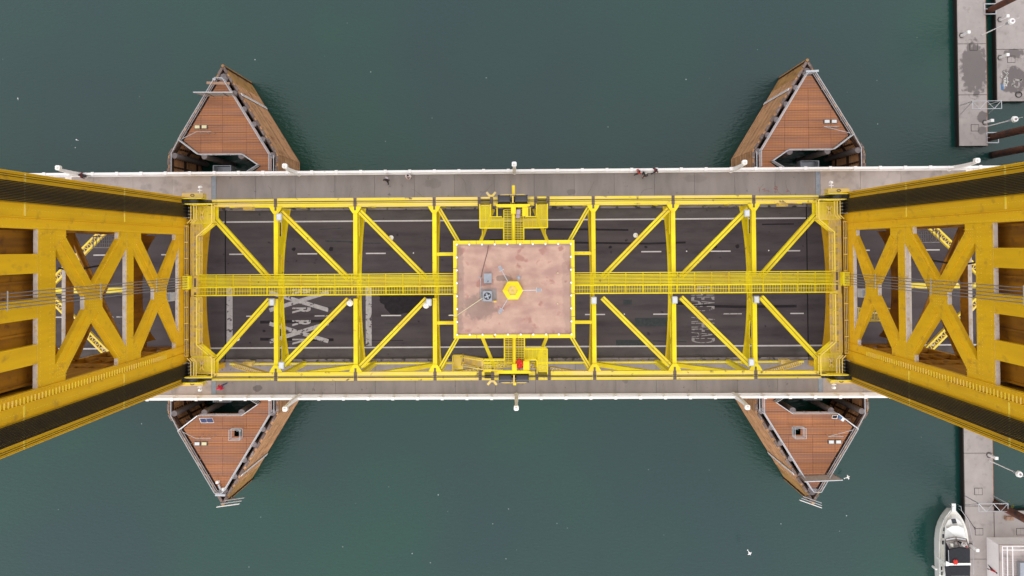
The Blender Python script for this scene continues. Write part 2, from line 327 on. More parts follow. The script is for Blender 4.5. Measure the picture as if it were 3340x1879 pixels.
def letters(txt, x, y, size_y, length, m, z=.006, rot=-90, name='road_lettering', wd=1.0):
    """letter tops point to +x, the word reads towards -y"""
    c = bpy.data.curves.new(name, 'FONT'); c.body = txt; c.size = 1; c.offset = .035 if wd == 1.0 else 0; c.align_x = 'CENTER'; c.align_y = 'CENTER'
    tmp = bpy.data.objects.new('tmp', c); COL.objects.link(tmp)
    dg = bpy.context.evaluated_depsgraph_get(); me = bpy.data.meshes.new_from_object(tmp.evaluated_get(dg)); bpy.data.objects.remove(tmp)
    xs = [v.co.x for v in me.vertices]; ys = [v.co.y for v in me.vertices]
    sx = size_y / (max(xs) - min(xs)); sy = length / (max(ys) - min(ys)); mx = (max(xs) + min(xs)) / 2; my = (max(ys) + min(ys)) / 2
    a = R(rot)
    for v in me.vertices:
        px, py = (v.co.x - mx) * sx, (v.co.y - my) * sy
        v.co = (x + px * math.cos(a) - py * math.sin(a), y + px * math.sin(a) + py * math.cos(a), z)
    me.materials.clear(); me.materials.append(M[m]); me.name = name
    o = bpy.data.objects.new(name, me); COL.objects.link(o); o['kind'] = 'structure'; return o
for cy in (-5.05, -1.75):
    for d in (.98, -.98): letters('R', -22.6, cy + d, .62, 1.95, 'paint_worn')
letters('AHEAD', 19.75, -5.0, 2.75, 2.45, 'paint_very_worn', wd=.9); letters('AHEAD', 19.75, -1.65, 2.75, 2.45, 'paint_very_worn', wd=.9)
# repairs, tyre marks
for a, b, wd in (((-27.0, -3.95), (-19.2, -3.85), .3), ((-27.0, -5.75), (-19.2, -5.85), .3)): quad_sheet('tar_strip', 'asphalt_dark', a, b, wd, .003)
pts = [(16.1, -2.35), (17.2, -2.2), (19.5, -2.45), (23.5, -2.6), (29.5, -2.55)]
for a, b in zip(pts, pts[1:]): quad_sheet('tyre_mark', 'asphalt_dark', a, (b[0] + .04, b[1]), .28, .003)
for a, b in (((2, 4.35), (14, 4.1)), ((2, 5.75), (12, 5.55)), ((14, 4.1), (18, 4.2))): quad_sheet('tyre_mark', 'asphalt_dark', a, b, .2, .003)
sheet('asphalt_patch', 'asphalt_patch', 12.6, 16.2, -4.6, -3.7, .003); sheet('asphalt_patch', 'asphalt_patch', 10.6, 14.2, -6.6, -6.0, .003); sheet('asphalt_patch', 'asphalt_patch', 11.4, 12.3, -2.3, -1.8, .003)
mb = MB(); random.seed(5)
pl = []
for k in range(28):
    t_ = 2 * math.pi * k / 28; q = 1 + .12 * math.sin(3 * t_ + 1) + .10 * random.uniform(-1, 1); pl.append((-11.6 + 3.0 * q * math.cos(t_), -1.7 + 1.35 * q * math.sin(t_), .003))
mb.add(pl, [tuple(range(28))]); o = mb.build('dark_oil_patch', M['asphalt_dark']); o['kind'] = 'structure'
dots = MB()
for k in range(15):
    x = -26 + k * 3.6 + random.uniform(-1, 1); y = 3.75 if k % 3 else -4.9; r_ = random.uniform(.14, .26)
    dots.add([(x + r_ * random.uniform(.7, 1.2) * math.cos(2 * math.pi * i / 9), y + r_ * random.uniform(.7, 1.1) * math.sin(2 * math.pi * i / 9), .0035) for i in range(9)], [tuple(range(9))])
o = dots.build('oil_spots', M['asphalt_dark']); o['kind'] = 'structure'
random.seed(11)
for k in range(14):
    x = random.uniform(-28, 28); y = random.choice([-5.9, -4.2, -2.4, 2.2, 4.4, 5.9]) + random.uniform(-.3, .3)
    quad_sheet('wheel_track', 'asphalt_dark' if k % 3 == 0 else 'asphalt_patch', (x, y), (x + random.uniform(1.2, 4.5), y + random.uniform(-.12, .12)), random.uniform(.06, .16), .0026)
for k in range(16):      # hairline cracks in the walks
    x = random.uniform(-30, 30); s_ = random.choice([1, -1]); y = s_ * random.uniform(8.6, 9.6); ang_ = random.uniform(.9, 2.2); mb = MB(); p0 = Vector((x, y, .2045))
    for j in range(6):
        ang_ += random.uniform(-.5, .5); p1 = p0 + Vector((math.cos(ang_), math.sin(ang_) * s_, 0)) * random.uniform(.15, .45)
        if not 8.3 < abs(p1.y) < 11.5: break
        mb.bar(p0, p1, .022, .002); p0 = p1
    if mb.v: o = mb.build('sidewalk_crack', M['bracket']); o['kind'] = 'structure'
for x, y, l_ in ((-24.9, 3.25, 'second gap from the left joint'), (-10.7, 3.27, 'left of the machinery house'), (11.5, -3.3, 'lower lane, right of the machinery house'), (18.1, 3.28, 'upper lane in the right half'), (26.7, 3.3, 'upper lane near the right joint')):
    tag(MB().tube((x, y, .0), (x, y, .03), .07, 10, .05).build('lane_marker_stud', M['white_plain']), 'small white round lane stud on the asphalt, ' + l_, 'road stud', 'lane studs on the road')

# ================================================================= PARAPET RAILINGS
bal = MB()
BP = 2.56
for k in range(17): bal.box(.16 + k * .14, .20 + k * .14, -.018, .018, .34, 1.16)
bal_me = bal.box(.1, BP - .1, -.03, .03, .28, .34).mesh('baluster_panel', M['white'])
post_me = MB().box(-.11, .11, -.13, .13, .2, 1.3).box(-.15, .15, -.17, .17, 1.3, 1.36).mesh('railing_post', M['white'])
for s, nm, side in ((1, 'north', 'upper'), (-1, 'south', 'lower')):
    t_ = thing(nm + '_parapet_railing', (0, s * 11.78, .2), 'white steel parapet railing along the %s edge of the bridge sidewalk' % side, 'railing')
    t_.name = 'parapet_railing'; ORG[t_.name] = (0, s * 11.78, .2)
    MB().box(-90, 90, s * 11.78 - .12, s * 11.78 + .12, 1.16, 1.28).build('top_rail', M['white'], t_)
    MB().box(-90, 90, s * 11.78 - .22, s * 11.78 + .22, -.6, .28).build('base_kerb', M['white'], t_)
    MB().box(-90, 90, s * 11.66 - .03 * s - .03, s * 11.66 - .03 * s + .03, .7, .78).build('mid_rail', M['white'], t_)
    for i in range(-30, 31):
        x = i * BP + (-.6 if s > 0 else .1)
        inst('post', post_me, t_, (x, s * 11.78, 0))
        if abs(x) < 62:
            o = inst('baluster_panel', bal_me, t_, (x, s * 11.78, 0))

# ================================================================= LIFT SPAN
ZT = 8.6; NX = (22.25, 14.8, 7.4); TY = 8.1
span = thing('lift_span_truss', (0, 0, 0), 'bright yellow steel through truss of the lifting bridge span between the two towers', 'bridge span')
# chords
for s in (1, -1):
    xs = [-29.9, -22.25, -14.8, -7.4, 7.4, 14.8, 22.25, 29.9]
    for a, b in zip(xs, xs[1:]):
        wd = .36 if abs(a + b) < 50 else .30
        m_ = MB().box(a + .14, b - .14, s * TY - wd, s * TY + wd, ZT - .62, ZT)
        m_.box(a + .16, b - .16, s * TY - wd - .04, s * TY - wd + .02, ZT - .06, ZT + .03).box(a + .16, b - .16, s * TY + wd - .02, s * TY + wd + .04, ZT - .06, ZT + .03)
        m_.build('top_chord', M['yellow_chord'], span)
        MB().box(a + .2, b - .2, s * TY - .035 + .09 * s, s * TY + .035 + .09 * s, ZT + .002, ZT + .035).build('chord_seam_strip', M['bracket'], span)
    for x in xs[1:-1] + [-3.2, -2.05, 2.05, 3.2]:
        MB().box(x - .14, x + .14, s * TY - .40, s * TY + .40, ZT - .5, ZT + .06).box(x - .09, x + .09, *sorted((s * (TY - .75), s * (TY - .38))), ZT - .2, ZT + .045).build('cable_roller_bracket', M['bracket'], span)
    MB().box(-29.8, 29.8, s * 8.2 - .08, s * 8.2 + .08, .85, 1.05).build('guard_rail', M['yellow'], span)
    gp = MB()
    for k in range(41): x = -29.6 + k * 1.48; gp.box(x - .05, x + .05, s * 8.2 - .05, s * 8.2 + .05, .1, .85)
    gp.build('guard_rail_posts', M['yellow'], span)
    MB().box(-30.2, 30.2, s * 8.45 - .35, s * 8.45 + .35, -.85, .05).build('bottom_chord', M['yellow'], span)
    for x in (-22.25, -14.8, -7.4, 0, 7.4, 14.8, 22.25):
        MB().box(x - .2, x + .2, s * 8.3 - .22, s * 8.3 + .22, .15, ZT - .6).build('truss_post', M['yellow'], span)
    for sx in (1, -1):
        def laced(a, b, lace):
            a = Vector(a); b = Vector(b)
            if not lace: MB().bar(a, b, .5, .42, (0, 1, 0)).build('truss_diagonal', M['yellow'], span); return
            for dy in (-.2, .2): MB().bar(a + Vector((0, dy, 0)), b + Vector((0, dy, 0)), .46, .05, (0, 1, 0)).build('truss_diagonal_channel', M['yellow_dusty'], span)
            lm = MB(); n = 22; d = (b - a) / n; q = Vector((d.z, 0, -d.x)).normalized() * .21
            if q.z < 0: q = -q
            for k in range(n):
                lm.bar(a + d * k + q + Vector((0, -.2, 0)), a + d * (k + .5) + q + Vector((0, .2, 0)), .05, .03); lm.bar(a + d * (k + .5) + q + Vector((0, .2, 0)), a + d * (k + 1) + q + Vector((0, -.2, 0)), .05, .03)
            lm.build('lacing_bars', M['yellow_dusty'], span, kind='stuff')
        laced((sx * 22.5, s * 8.25, 8.1), (sx * 29.6, s * 8.35, .4), True)
        laced((sx * 22.0, s * 8.25, 8.1), (sx * 15.1, s * 8.35, .3), False)
        laced((sx * 14.5, s * 8.25, 8.1), (sx * 7.7, s * 8.35, .3), False)
        laced((sx * 7.2, s * 8.25, 8.1), (sx * .4, s * 8.35, .3), True)
        # end block near the tower
        MB().box(*sorted((sx * 28.0, sx * 27.1)), s * 8.05 - .22, s * 8.05 + .22, 1.2, 2.0).build('end_block', M['yellow_dusty'], span)
# top lateral system
def strut(x, w2=.19):
    for s in (1, -1):
        MB().box(x - w2, x + w2, *sorted((s * .9, s * 7.72)), ZT - .55, ZT - .04).build('cross_strut', M['yellow'], span)
        g = [(x - .62, s * 7.72), (x + .62, s * 7.72), (x + .42, s * 7.35), (x + .2, s * 7.05), (x - .2, s * 7.05), (x - .42, s * 7.35)]
        MB().poly([(a, b, ZT - .02) for a, b in g], (0, 0, .05)).build('gusset_plate', M['yellow'], span)
for x in NX: strut(x); strut(-x)
def beam(a, b, wd=.42, ht=.35, m='yellow', name='lateral_brace'):
    a = Vector(a); b = Vector(b); d = (b - a).normalized(); n = Vector((-d.y, d.x, 0)) * wd / 2
    o = MB().bar(a, b, wd, ht).bar(a + n * .82 + Vector((0, 0, ht / 2)), b + n * .82 + Vector((0, 0, ht / 2)), .07, .05).bar(a - n * .82 + Vector((0, 0, ht / 2)), b - n * .82 + Vector((0, 0, ht / 2)), .07, .05).build(name, M[m], span)
    MB().bar(a + Vector((0, 0, ht / 2 + .012)), b + Vector((0, 0, ht / 2 + .012)), .05, .03).build('brace_seam', M['bracket'], span)
    return o
for sx in (1, -1):
    for s in (1, -1):
        zb = ZT - .3
        beam((sx * 28.0, s * 6.6, zb), (sx * 22.9, s * .95, zb), .5)
        beam((sx * 21.8, s * 7.25, zb), (sx * 15.5, s * .95, zb), .48)
        beam((sx * 14.4, s * 7.25, zb), (sx * 8.2, s * .95, zb), .46)
        beam((sx * 6.95, s * 7.4, zb), (sx * 4.5, s * 3.2, zb), .34, .3)
        MB().box(*sorted((sx * 7.2, sx * 4.0)), s * 3.2 - .15, s * 3.2 + .15, ZT - .45, ZT - .1).build('house_support_beam', M['yellow'], span)
        MB().bar((sx * 1.9, s * 7.4, 7.8), (sx * 3.7, s * 3.0, 7.8), .3, .25).build('lower_brace', M['yellow'], span)
# sway frames with slotted webs
def plate_yz(x0, x1, outer, holes, name, m, parent):
    """plate in the YZ plane between x0 and x1 with holes"""
    bm = bmesh.new()
    def loop(pts):
        vs = [bm.verts.new((0, a, b)) for a, b in pts]; return [bm.edges.new((vs[i], vs[(i + 1) % len(vs)])) for i in range(len(vs))]
    es = loop(outer)
    for h in holes: es += loop(h)
    bmesh.ops.triangle_fill(bm, use_beauty=True, use_dissolve=False, edges=es)
    r_ = bmesh.ops.extrude_face_region(bm, geom=list(bm.faces))
    bmesh.ops.translate(bm, verts=[e for e in r_['geom'] if isinstance(e, bmesh.types.BMVert)], vec=(x1 - x0, 0, 0))
    bmesh.ops.recalc_face_normals(bm, faces=bm.faces)
    org = Vector(ORG[parent.name]); bmesh.ops.translate(bm, verts=bm.verts, vec=Vector((x0, 0, 0)) - org)
    me = bpy.data.meshes.new(name); bm.to_mesh(me); bm.free(); me.materials.append(M[m])
    o = bpy.data.objects.new(name, me); COL.objects.link(o); o.parent = parent; return o
def arch(y, lo=5.0, hi=7.05):
    return hi - (hi - lo) * (abs(y) / 7.7) ** 2.2
def slot(y0, y1, z0=6.98, z1=7.72):
    r_ = .34; p = []
    for cy, a0 in ((y1 - r_, -90), (y0 + r_, 90)):
        for k in range(7): a = R(a0 + 30 * k); p.append((cy + r_ * math.cos(a), (z0 + z1) / 2 + (z1 - z0) / 2 * math.sin(a)))
    return p
for x in NX:
    for sx in (1, -1):
        X = sx * x
        ys = [7.7 - 15.4 * i / 24 for i in range(25)]
        outer = [(y, arch(y)) for y in ys] + [(-7.7, 8.04), (7.7, 8.04)]
        holes = [slot(a, b) for a, b in ((5.35, 7.1), (3.2, 5.0), (1.1, 2.85), (-1.0, .8), (-2.85, -1.1), (-5.0, -3.2), (-7.1, -5.35))]
        plate_yz(X - .05, X + .05, outer, holes, 'sway_frame_web', 'yellow', span)
        fl = MB()
        for a, b in zip(ys, ys[1:]): fl.bar((X, a, arch(a) - .02), (X, b, arch(b) - .02), .42, .05)
        fl.build('sway_frame_flange', M['yellow'], span)
for sx in (1, -1):       # end portals
    X = sx * 29.75; ys = [7.7 - 15.4 * i / 24 for i in range(25)]
    plate_yz(X - .2, X + .2, [(y, arch(y, 5.2, 6.85)) for y in ys] + [(-7.7, 8.3), (7.7, 8.3)], [], 'end_portal', 'yellow_tower', span)
    # tray with cable slots along the end
    MB().box(*sorted((sx * 29.3, sx * 30.3)), -6.6, 6.6, 8.3, 8.42).build('end_tray', M['yellow_dusty'], span)
    tr = MB()
    y = -5.9
    while y < 5.9:
        l_ = random.uniform(.3, 1.0); tr.box(sx * 29.9 - .09, sx * 29.9 + .09, y, y + l_, 8.424, 8.45); y += l_ + random.uniform(.18, .5)
    tr.build('perforated_strips', M['bracket'], span)
    la = MB()
    for dx in (30.34, 30.5, 30.64): la.tube((sx * dx, -6.1, 8.9), (sx * dx, 6.0, 8.9), .028, 6)
    for k in range(9): la.box(*sorted((sx * 30.3, sx * 30.68)), -6.1 + k * 1.51 - .04, -6.1 + k * 1.51 + .04, 8.87, 8.95)
    la.build('end_ladder_frame', M['yellow_dusty'], span)
    MB().box(*sorted((sx * 30.7, sx * 30.64)), -6.1, 6.1, 8.62, 8.8).build('dark_slot_backing', M['bracket'], span)
    MB().box(*sorted((sx * 30.02, sx * 30.66)), .1, 1.35, 8.75, 9.35).box(*sorted((sx * 30.3, sx * 30.36)), .15, 1.3, 9.352, 9.38).build('junction_cabinet', M['yellow'], span)
# walkways on the span
def handrail(pts, z0, parent, m='yellow', r_=.045, h=1.0, sp=1.6, name='handrail'):
    mb = MB()
    for a, b in zip(pts, pts[1:]):
        a = Vector((a[0], a[1], 0)); b = Vector((b[0], b[1], 0)); L_ = (b - a).length; n = max(1, round(L_ / sp))
        for hh in (h, h * .52): mb.tube(a + Vector((0, 0, z0 + hh)), b + Vector((0, 0, z0 + hh)), r_ if hh == h else r_ * .7, 6)
        for k in range(n + 1): q = a + (b - a) * k / n; mb.tube(q + Vector((0, 0, z0)), q + Vector((0, 0, z0 + h)), r_ * .9, 6)
    return mb.build(name, M[m], parent)
def grating(x0, x1, y0, y1, z, parent, m='yellow', sp=.14, wd=.075, cross=.30, along='x'):
    mb = MB()
    if along == 'x':
        n = max(2, round((x1 - x0) / sp))
        for k in range(n + 1): x = x0 + (x1 - x0) * k / n; mb.add([(x - wd / 2, y0, z), (x + wd / 2, y0, z), (x + wd / 2, y1, z), (x - wd / 2, y1, z)], [(0, 1, 2, 3)])
        n = max(2, round((y1 - y0) / cross))
        for k in range(n + 1): y = y0 + (y1 - y0) * k / n; mb.box(x0, x1, y - .02, y + .02, z - .05, z - .003)
    else:
        n = max(2, round((y1 - y0) / sp))
        for k in range(n + 1): y = y0 + (y1 - y0) * k / n; mb.add([(x0, y - wd / 2, z), (x1, y - wd / 2, z), (x1, y + wd / 2, z), (x0, y + wd / 2, z)], [(0, 1, 2, 3)])
        n = max(2, round((x1 - x0) / cross))
        for k in range(n + 1): x = x0 + (x1 - x0) * k / n; mb.box(x - .02, x + .02, y0, y1, z - .05, z - .003)
    return mb.build('grating', M[m], parent, kind='stuff')
for sx, nm, side in ((-1, 'west', 'left'), (1, 'east', 'right')):
    cw = thing('central_walkway', (sx * 17, .3, ZT), 'yellow walkway with handrails and long conduits on the %s half of the span' % side, 'walkway')
    a, b = sorted((sx * 5.6, sx * 29.4))
    grating(a, b, -.48, .22, ZT + .02, cw, 'yellow', sp=.15, wd=.045, cross=.29)
    MB().box(a, b, -.55, -.47, ZT - .2, ZT + .06).build('side_beam', M['yellow'], cw)
    MB().box(a, b, .24, .34, ZT - .2, ZT + .06).build('side_beam', M['yellow'], cw)
    MB().box(a, b, 1.36, 1.43, ZT - .1, ZT + .15).build('side_beam', M['yellow'], cw)
    for k in range(7): MB().tube((a, .45 + k * .128, ZT + .12 + .03 * (k % 2)), (b, .45 + k * .128, ZT + .12 + .03 * (k % 2)), .042, 6).build('conduit', M['yellow'], cw)
    ys_ = MB()
    n = 15
    for k in range(n + 1):
        x = a + (b - a) * k / n; ys_.box(x - .04, x + .04, .34, 1.36, ZT - .02, ZT + .06); ys_.box(x - .05, x + .05, -.47, .24, ZT - .08, ZT - .01)
    ys_.build('cross_brackets', M['yellow'], cw, kind='stuff')
    handrail([(a, .27), (b, .27)], ZT, cw); handrail([(a, -.46), (b, -.46)], ZT, cw)
    # end platforms
    for s, ns, up in ((1, 'north', 'upper'), (-1, 'south', 'lower')):
        pf = thing('end_platform', (sx * 29, s * 6.6, ZT), 'yellow grated corner platform with angled handrail at the %s %s corner of the span' % (up, side), 'platform')
        P = lambda x, y: (sx * x, s * y)
        x0, x1 = sorted((sx * 28.0, sx * 30.2)); y0, y1 = sorted((s * 6.2, s * 8.0))
        grating(x0, x1, y0, y1, ZT, pf, 'yellow_chord', along='y', sp=.12, wd=.085)
        bm_pts = [P(27.75, 8.35), P(30.3, 8.35), P(30.3, 6.3), P(29.7, 5.0), P(29.3, 5.0), P(27.75, 6.3)]
        MB().poly([(p[0], p[1], ZT - .35) for p in bm_pts], (0, 0, .06)).build('base_plate', M['yellow'], pf)
        x0, x1 = sorted((sx * 29.15, sx * 30.25)); y0, y1 = sorted((s * 1.4, s * 6.1))
        if s < 0: y0, y1 = -6.1, -.7
        grating(x0, x1, y0, y1, ZT, pf, 'yellow_dusty', along='y', sp=.12, wd=.07)
        handrail([P(30.2, 7.98), P(27.8, 7.98), P(27.8, 6.2), P(29.2, 5.0), P(29.2, 1.45 if s > 0 else .65)], ZT, pf, m='yellow_chord', r_=.055)
        handrail([P(29.7, 7.9), P(28.6, 7.9)], ZT, pf, h=.9)
        # ladder cage cluster
        cg = MB()
        for dx in (29.75, 29.5, 29.25):
            cg.bar((sx * dx, s * 7.85, ZT + .95), (sx * dx, s * 6.55, ZT + .95), .07, .07); cg.bar((sx * dx, s * 6.55, ZT + .95), (sx * (dx + .35), s * 6.2, ZT + .95), .07, .07)
        cg.bar((sx * 28.9, s * 7.4, ZT + .3), (sx * 29.2, s * 6.6, ZT + .3), .09, .09).bar((sx * 29.2, s * 7.4, ZT + .3), (sx * 28.9, s * 6.6, ZT + .3), .09, .09)
        cg.build('ladder_guard', M['yellow_dusty'], pf)
        # guide wheel, black rope sheave beside the tower leg
        sh = thing('guide_sheave', (sx * 29.9, s * 8.25, 8.6), 'greasy black rope sheave between yellow side plates at the %s %s corner of the span' % (up, side), 'sheave')
        MB().tube((sx * 29.9, s * 8.05, 8.75), (sx * 29.9, s * 8.45, 8.75), .72, 24).build('wheel', M['black_metal'], sh)
        for dy in (8.5, 8.0): MB().box(*sorted((sx * 28.8, sx * 30.66)), s * dy - .04, s * dy + .04, 8.3, 9.5).build('side_plate', M['yellow'], sh)
        wr = MB()
        for k in range(3): wr.tube((sx * 28.2, s * (8.14 + k * .11), 8.72), (sx * 30.6, s * (8.14 + k * .11), 9.52), .05, 6)
        wr.build('wire_turns', M['black'], sh)
        # rope sockets
        so_ = thing('rope_socket_frame', (sx * 30.2, s * 7.2, 8.6), 'black frame of rope sockets where the ropes join the %s %s corner of the span' % (up, side), 'rope anchor')
        MB().box(*sorted((sx * 30.05, sx * 30.62)), *sorted((s * 6.65, s * 8.0)), 8.45, 8.6).build('anchor_beam', M['black_metal'], so_)
        for k in range(12):
            y = s * (6.75 + k * .102)
            for r2_ in (0, 1):
                MB().tube((sx * (30.15 + .3 * r2_), y, 8.61), (sx * (30.17 + .3 * r2_), y, 9.2 + .3 * r2_), .05, 6, .035).build('rope_socket', M['black_metal' if k % 3 else 'silver'], so_)

# span-length operating cables lying along the top chords
for s, side in ((1, 'upper'), (-1, 'lower')):
    t_ = thing('operating_cables', (0, s * TY, 9), 'pair of thin dark cables running the length of the %s yellow top chord' % side, 'cable')
    for dy in (-.10, .05):
        MB().tube((-29.6, s * (TY + dy), ZT + .42), (29.6, s * (TY + dy + .02), ZT + .42), .025, 6).build('cable', M['black'], t_)

# ================================================================= MACHINERY HOUSE
ZR = 10.15; HX, HY = 5.5, 4.43
house = thing('machinery_house', (0, 0, ZT - .2), 'square machinery house with flat pink roof and yellow parapet in the centre of the span', 'building')
MB().box(-5.0, 5.0, -3.95, 3.95, 7.3, 9.7).build('wall', M['yellow'], house)
MB().box(-HX + .3, HX - .3, -HY + .3, HY - .3, 9.7, ZR - .12).build('roof_slab', M['yellow'], house)
MB().box(-5.13, 5.13, -4.06, 4.06, ZR - .119, ZR - .04).build('roof_felt', M['roof'], house)
for x0, x1, y0, y1 in ((-HX, HX, HY - .36, HY), (-HX, HX, -HY, -HY + .36), (-HX, -HX + .36, -HY + .362, HY - .362), (HX - .36, HX, -HY + .362, HY - .362)):
    seg = MB(); seg.box(x0, x1, y0, y1, ZR - .6, ZR); seg.build('parapet', M['fascia'], house)
for x, y, hx, hy in [(x, s * (HY - .36), x, s * HY) for s in (1, -1) for x in (-3.4, -1.75, .25, 1.5, 3.1)] + [(s * (HX - .36), y, s * HX, y) for s in (1, -1) for y in (-2.5, -.4, 1.9)]:
    MB().bar((x, y, ZR + .004), (hx, hy, ZR + .004), .03, .02).build('parapet_joint', M['bracket'], house)
globe = MB(); globe.ball((0, 0, .14), .1); gm = globe.mesh('globe_lamp', M['white_plain'], smooth=True)
stem = MB().tube((0, 0, 0), (0, 0, .08), .05, 8).mesh('globe_stem', M['grey'])
lp = [(-5.17 + 10.34 * k / 9, s * 4.08) for k in range(10) for s in (1, -1)] + [(s * 5.17, -4.08 + 8.16 * k / 7) for k in range(1, 7) for s in (1, -1)]
for x, y in lp:
    g_ = inst('globe_lamp', gm, house, (x, y, ZR)); st = bpy.data.objects.new('lamp_stem', stem); COL.objects.link(st); st.parent = g_
C3 = crop(1400, 740, 3.622)
for a, b in (((-5.17, 4.08), (5.17, 4.08)), ((-5.17, -4.08), (5.17, -4.08)), ((-5.17, 4.08), (-5.17, -4.08)), ((5.17, 4.08), (5.17, -4.08))):
    MB().tube((a[0], a[1], ZR + .05), (b[0], b[1], ZR + .05), .014, 5).build('lamp_conduit', M['grey'], house)
zr = ZR - .04
for y in (-2.7, -1.35, 0, 1.35, 2.7): MB().box(-5.1, 5.1, y - .035, y + .035, zr + .0005, zr + .004).build('felt_seam', M['roof'], house)
hx = C3(988, 748, zr)
cup = thing('hexagonal_hood', hx, 'bright yellow hexagonal hood with translucent centre standing on the pink roof', 'roof hood')
def hexr(r_, z, rot=0): return [(hx.x + r_ * math.cos(R(60 * i + rot)), hx.y + r_ * math.sin(R(60 * i + rot)), z) for i in range(6)]
MB().loft([hexr(.93, zr), hexr(.93, zr + .5)]).build('base', M['yellow'], cup)
MB().loft([hexr(.93, zr + .502), hexr(.46, zr + .8)], cap=False).build('sloping_roof', M['yellow'], cup)
MB().loft([hexr(.6, zr + .55), hexr(.5, zr + .74)]).build('centre_panel', M['yellow_dusty'], cup)
for i in range(6):
    p = hexr(.55, zr + .76)[i]; MB().bar((hx.x, hx.y, zr + .76), p, .02, .02).build('panel_rib', M['yellow'], cup)
for i, (ax, ay, l_) in enumerate(((848, 500, 'upper left'), (1285, 746, 'right'), (848, 985, 'lower left'))):
    e_ = C3(ax, ay, zr + .6); d = Vector((e_.x - hx.x, e_.y - hx.y, 0)).normalized(); s0 = hx + d * .8 + Vector((0, 0, .5))
    fl = thing('roof_floodlight', s0, 'grey floodlight on a thin arm pointing to the %s from the yellow hood' % l_, 'floodlight', 'floodlights round the hood')
    MB().tube(s0, e_, .035, 8).build('arm', M['silver'], fl)
    MB().bar(e_ - d * .1, e_ + d * .28, .26, .2).build('lamp_head', M['grey'], fl)
    MB().bar(e_ + d * .285, e_ + d * .31, .2, .15).build('lens', M['glass'], fl)
    n_ = Vector((-d.y, d.x, 0)); MB().bar(e_ - d * .12 - n_ * .22, e_ - d * .12 + n_ * .22, .06, .06).build('bracket', M['silver'], fl)
# air conditioner
q = C3(692, 812, zr); pad = C3(698, 800, zr)
tag(MB().box(pad.x - .76, pad.x + .76, pad.y - .5, pad.y + .5, zr + .002, zr + .06).build('equipment_pad', M['walk'], None), 'low grey square pad under the fan unit on the pink roof', 'pad')
ac = thing('air_conditioner', (q.x, q.y, zr + .06), 'grey air conditioner with a round top fan standing on a pad on the roof', 'air conditioner')
MB().poly([(q.x + a, q.y + b, zr + .062) for a, b in ((-.33, -.45), (.33, -.45), (.4, -.38), (.4, .38), (.33, .45), (-.33, .45), (-.4, .38), (-.4, -.38))], (0, 0, .7)).build('casing', M['grey'], ac)
MB().tube((q.x, q.y, zr + .764), (q.x, q.y, zr + .775), .33, 24).build('fan_well', M['black_metal'], ac)
for k in range(4): a = R(20 + 90 * k); MB().bar((q.x + .06 * math.cos(a), q.y + .06 * math.sin(a), zr + .79), (q.x + .27 * math.cos(a), q.y + .27 * math.sin(a), zr + .8), .15, .015).build('fan_blade', M['grey'], ac)
MB().tube((q.x, q.y, zr + .78), (q.x, q.y, zr + .83), .06, 12).build('fan_hub', M['silver'], ac)
q = C3(692, 607, zr); ht_ = thing('roof_hatch', (q.x, q.y, zr), 'flat pale grey square hatch cover with a handle on the pink roof', 'hatch')
MB().box(q.x - .36, q.x + .36, q.y - .44, q.y + .44, zr + .003, zr + .22).build('lid', M['grey'], ht_); MB().tube((q.x, q.y - .35, zr + .22), (q.x + .06, q.y - .2, zr + .3), .025, 6).build('handle', M['black_metal'], ht_)
q = C3(1058, 598, zr); vt = thing('vent_cap', q, 'round grey vent cap on the roof beside the yellow hood', 'vent'); MB().tube(q, q + Vector((0, 0, .4)), .1, 10).build('pipe', M['silver'], vt); MB().tube(q + Vector((0, 0, .4)), q + Vector((0, 0, .5)), .2, 16, .12).build('cap', M['grey'], vt, smooth=False)
for k, (a, b, l_) in enumerate(((1520, 545, 'upper'), (1518, 908, 'lower'))):
    q = C3(a, b, zr); tag(MB().tube(q, q + Vector((0, 0, .1)), .08, 10, .05).ball(q + Vector((0, 0, .12)), .045).build('brass_nozzle', M['glass_yellow']), 'small brass nozzle on the right of the roof, the %s one of two' % l_, 'nozzle', 'brass nozzles on the roof')
def cable(pts, r_, m, label, cat, name='cable', group=None):
    mb = MB()
    for a, b in zip(pts, pts[1:]): mb.tube(a, b, r_, 6)
    return tag(mb.build(name, M[m]), label, cat, group)
cable([C3(700, 215, ZR + .02), C3(690, 290, zr + .03), C3(660, 400, zr + .03), C3(628, 520, zr + .03), C3(612, 600, zr + .03)], .028, 'bracket', 'dark cable lying on the roof from the parapet to the grey antenna', 'cable', 'roof_cable')
cable([C3(603, 600, zr + .35), C3(607, 640, zr + .1), C3(610, 845, zr + .06), C3(630, 875, zr + .06), C3(760, 878, zr + .06)], .025, 'silver', 'grey conduit running down the roof beside the fan unit', 'conduit', 'roof_conduit')
cable([C3(632, 840, zr + .3), C3(335, 1040, zr + .15), C3(272, 1048, ZR + .1), C3(228, 1046, ZR + .2)], .028, 'glass_yellow', 'pale pipe slanting from the fan unit over the left roof edge', 'pipe', 'roof_pipe')
q = C3(600, 600, zr); an = thing('roof_antenna', q, 'small grey forked antenna on the roof left of the square hatch', 'antenna'); MB().tube(q, q + Vector((0, 0, .4)), .03, 6).build('mast', M['silver'], an); MB().tube(q + Vector((-.16, .1, .4)), q + Vector((.12, .05, .4)), .025, 6).tube(q + Vector((0, .05, .4)), q + Vector((.04, -.15, .4)), .03, 6).build('fork', M['grey'], an)
q = C3(778, 880, zr); tag(MB().box(q.x - .14, q.x + .14, q.y - .08, q.y + .08, zr + .05, zr + .22).box(q.x - .1, q.x + .1, q.y - .05, q.y + .05, zr + .221, zr + .25).build('switch_box', M['yellow_dusty']), 'small orange-yellow switch box at the lower right of the fan unit', 'switch box')

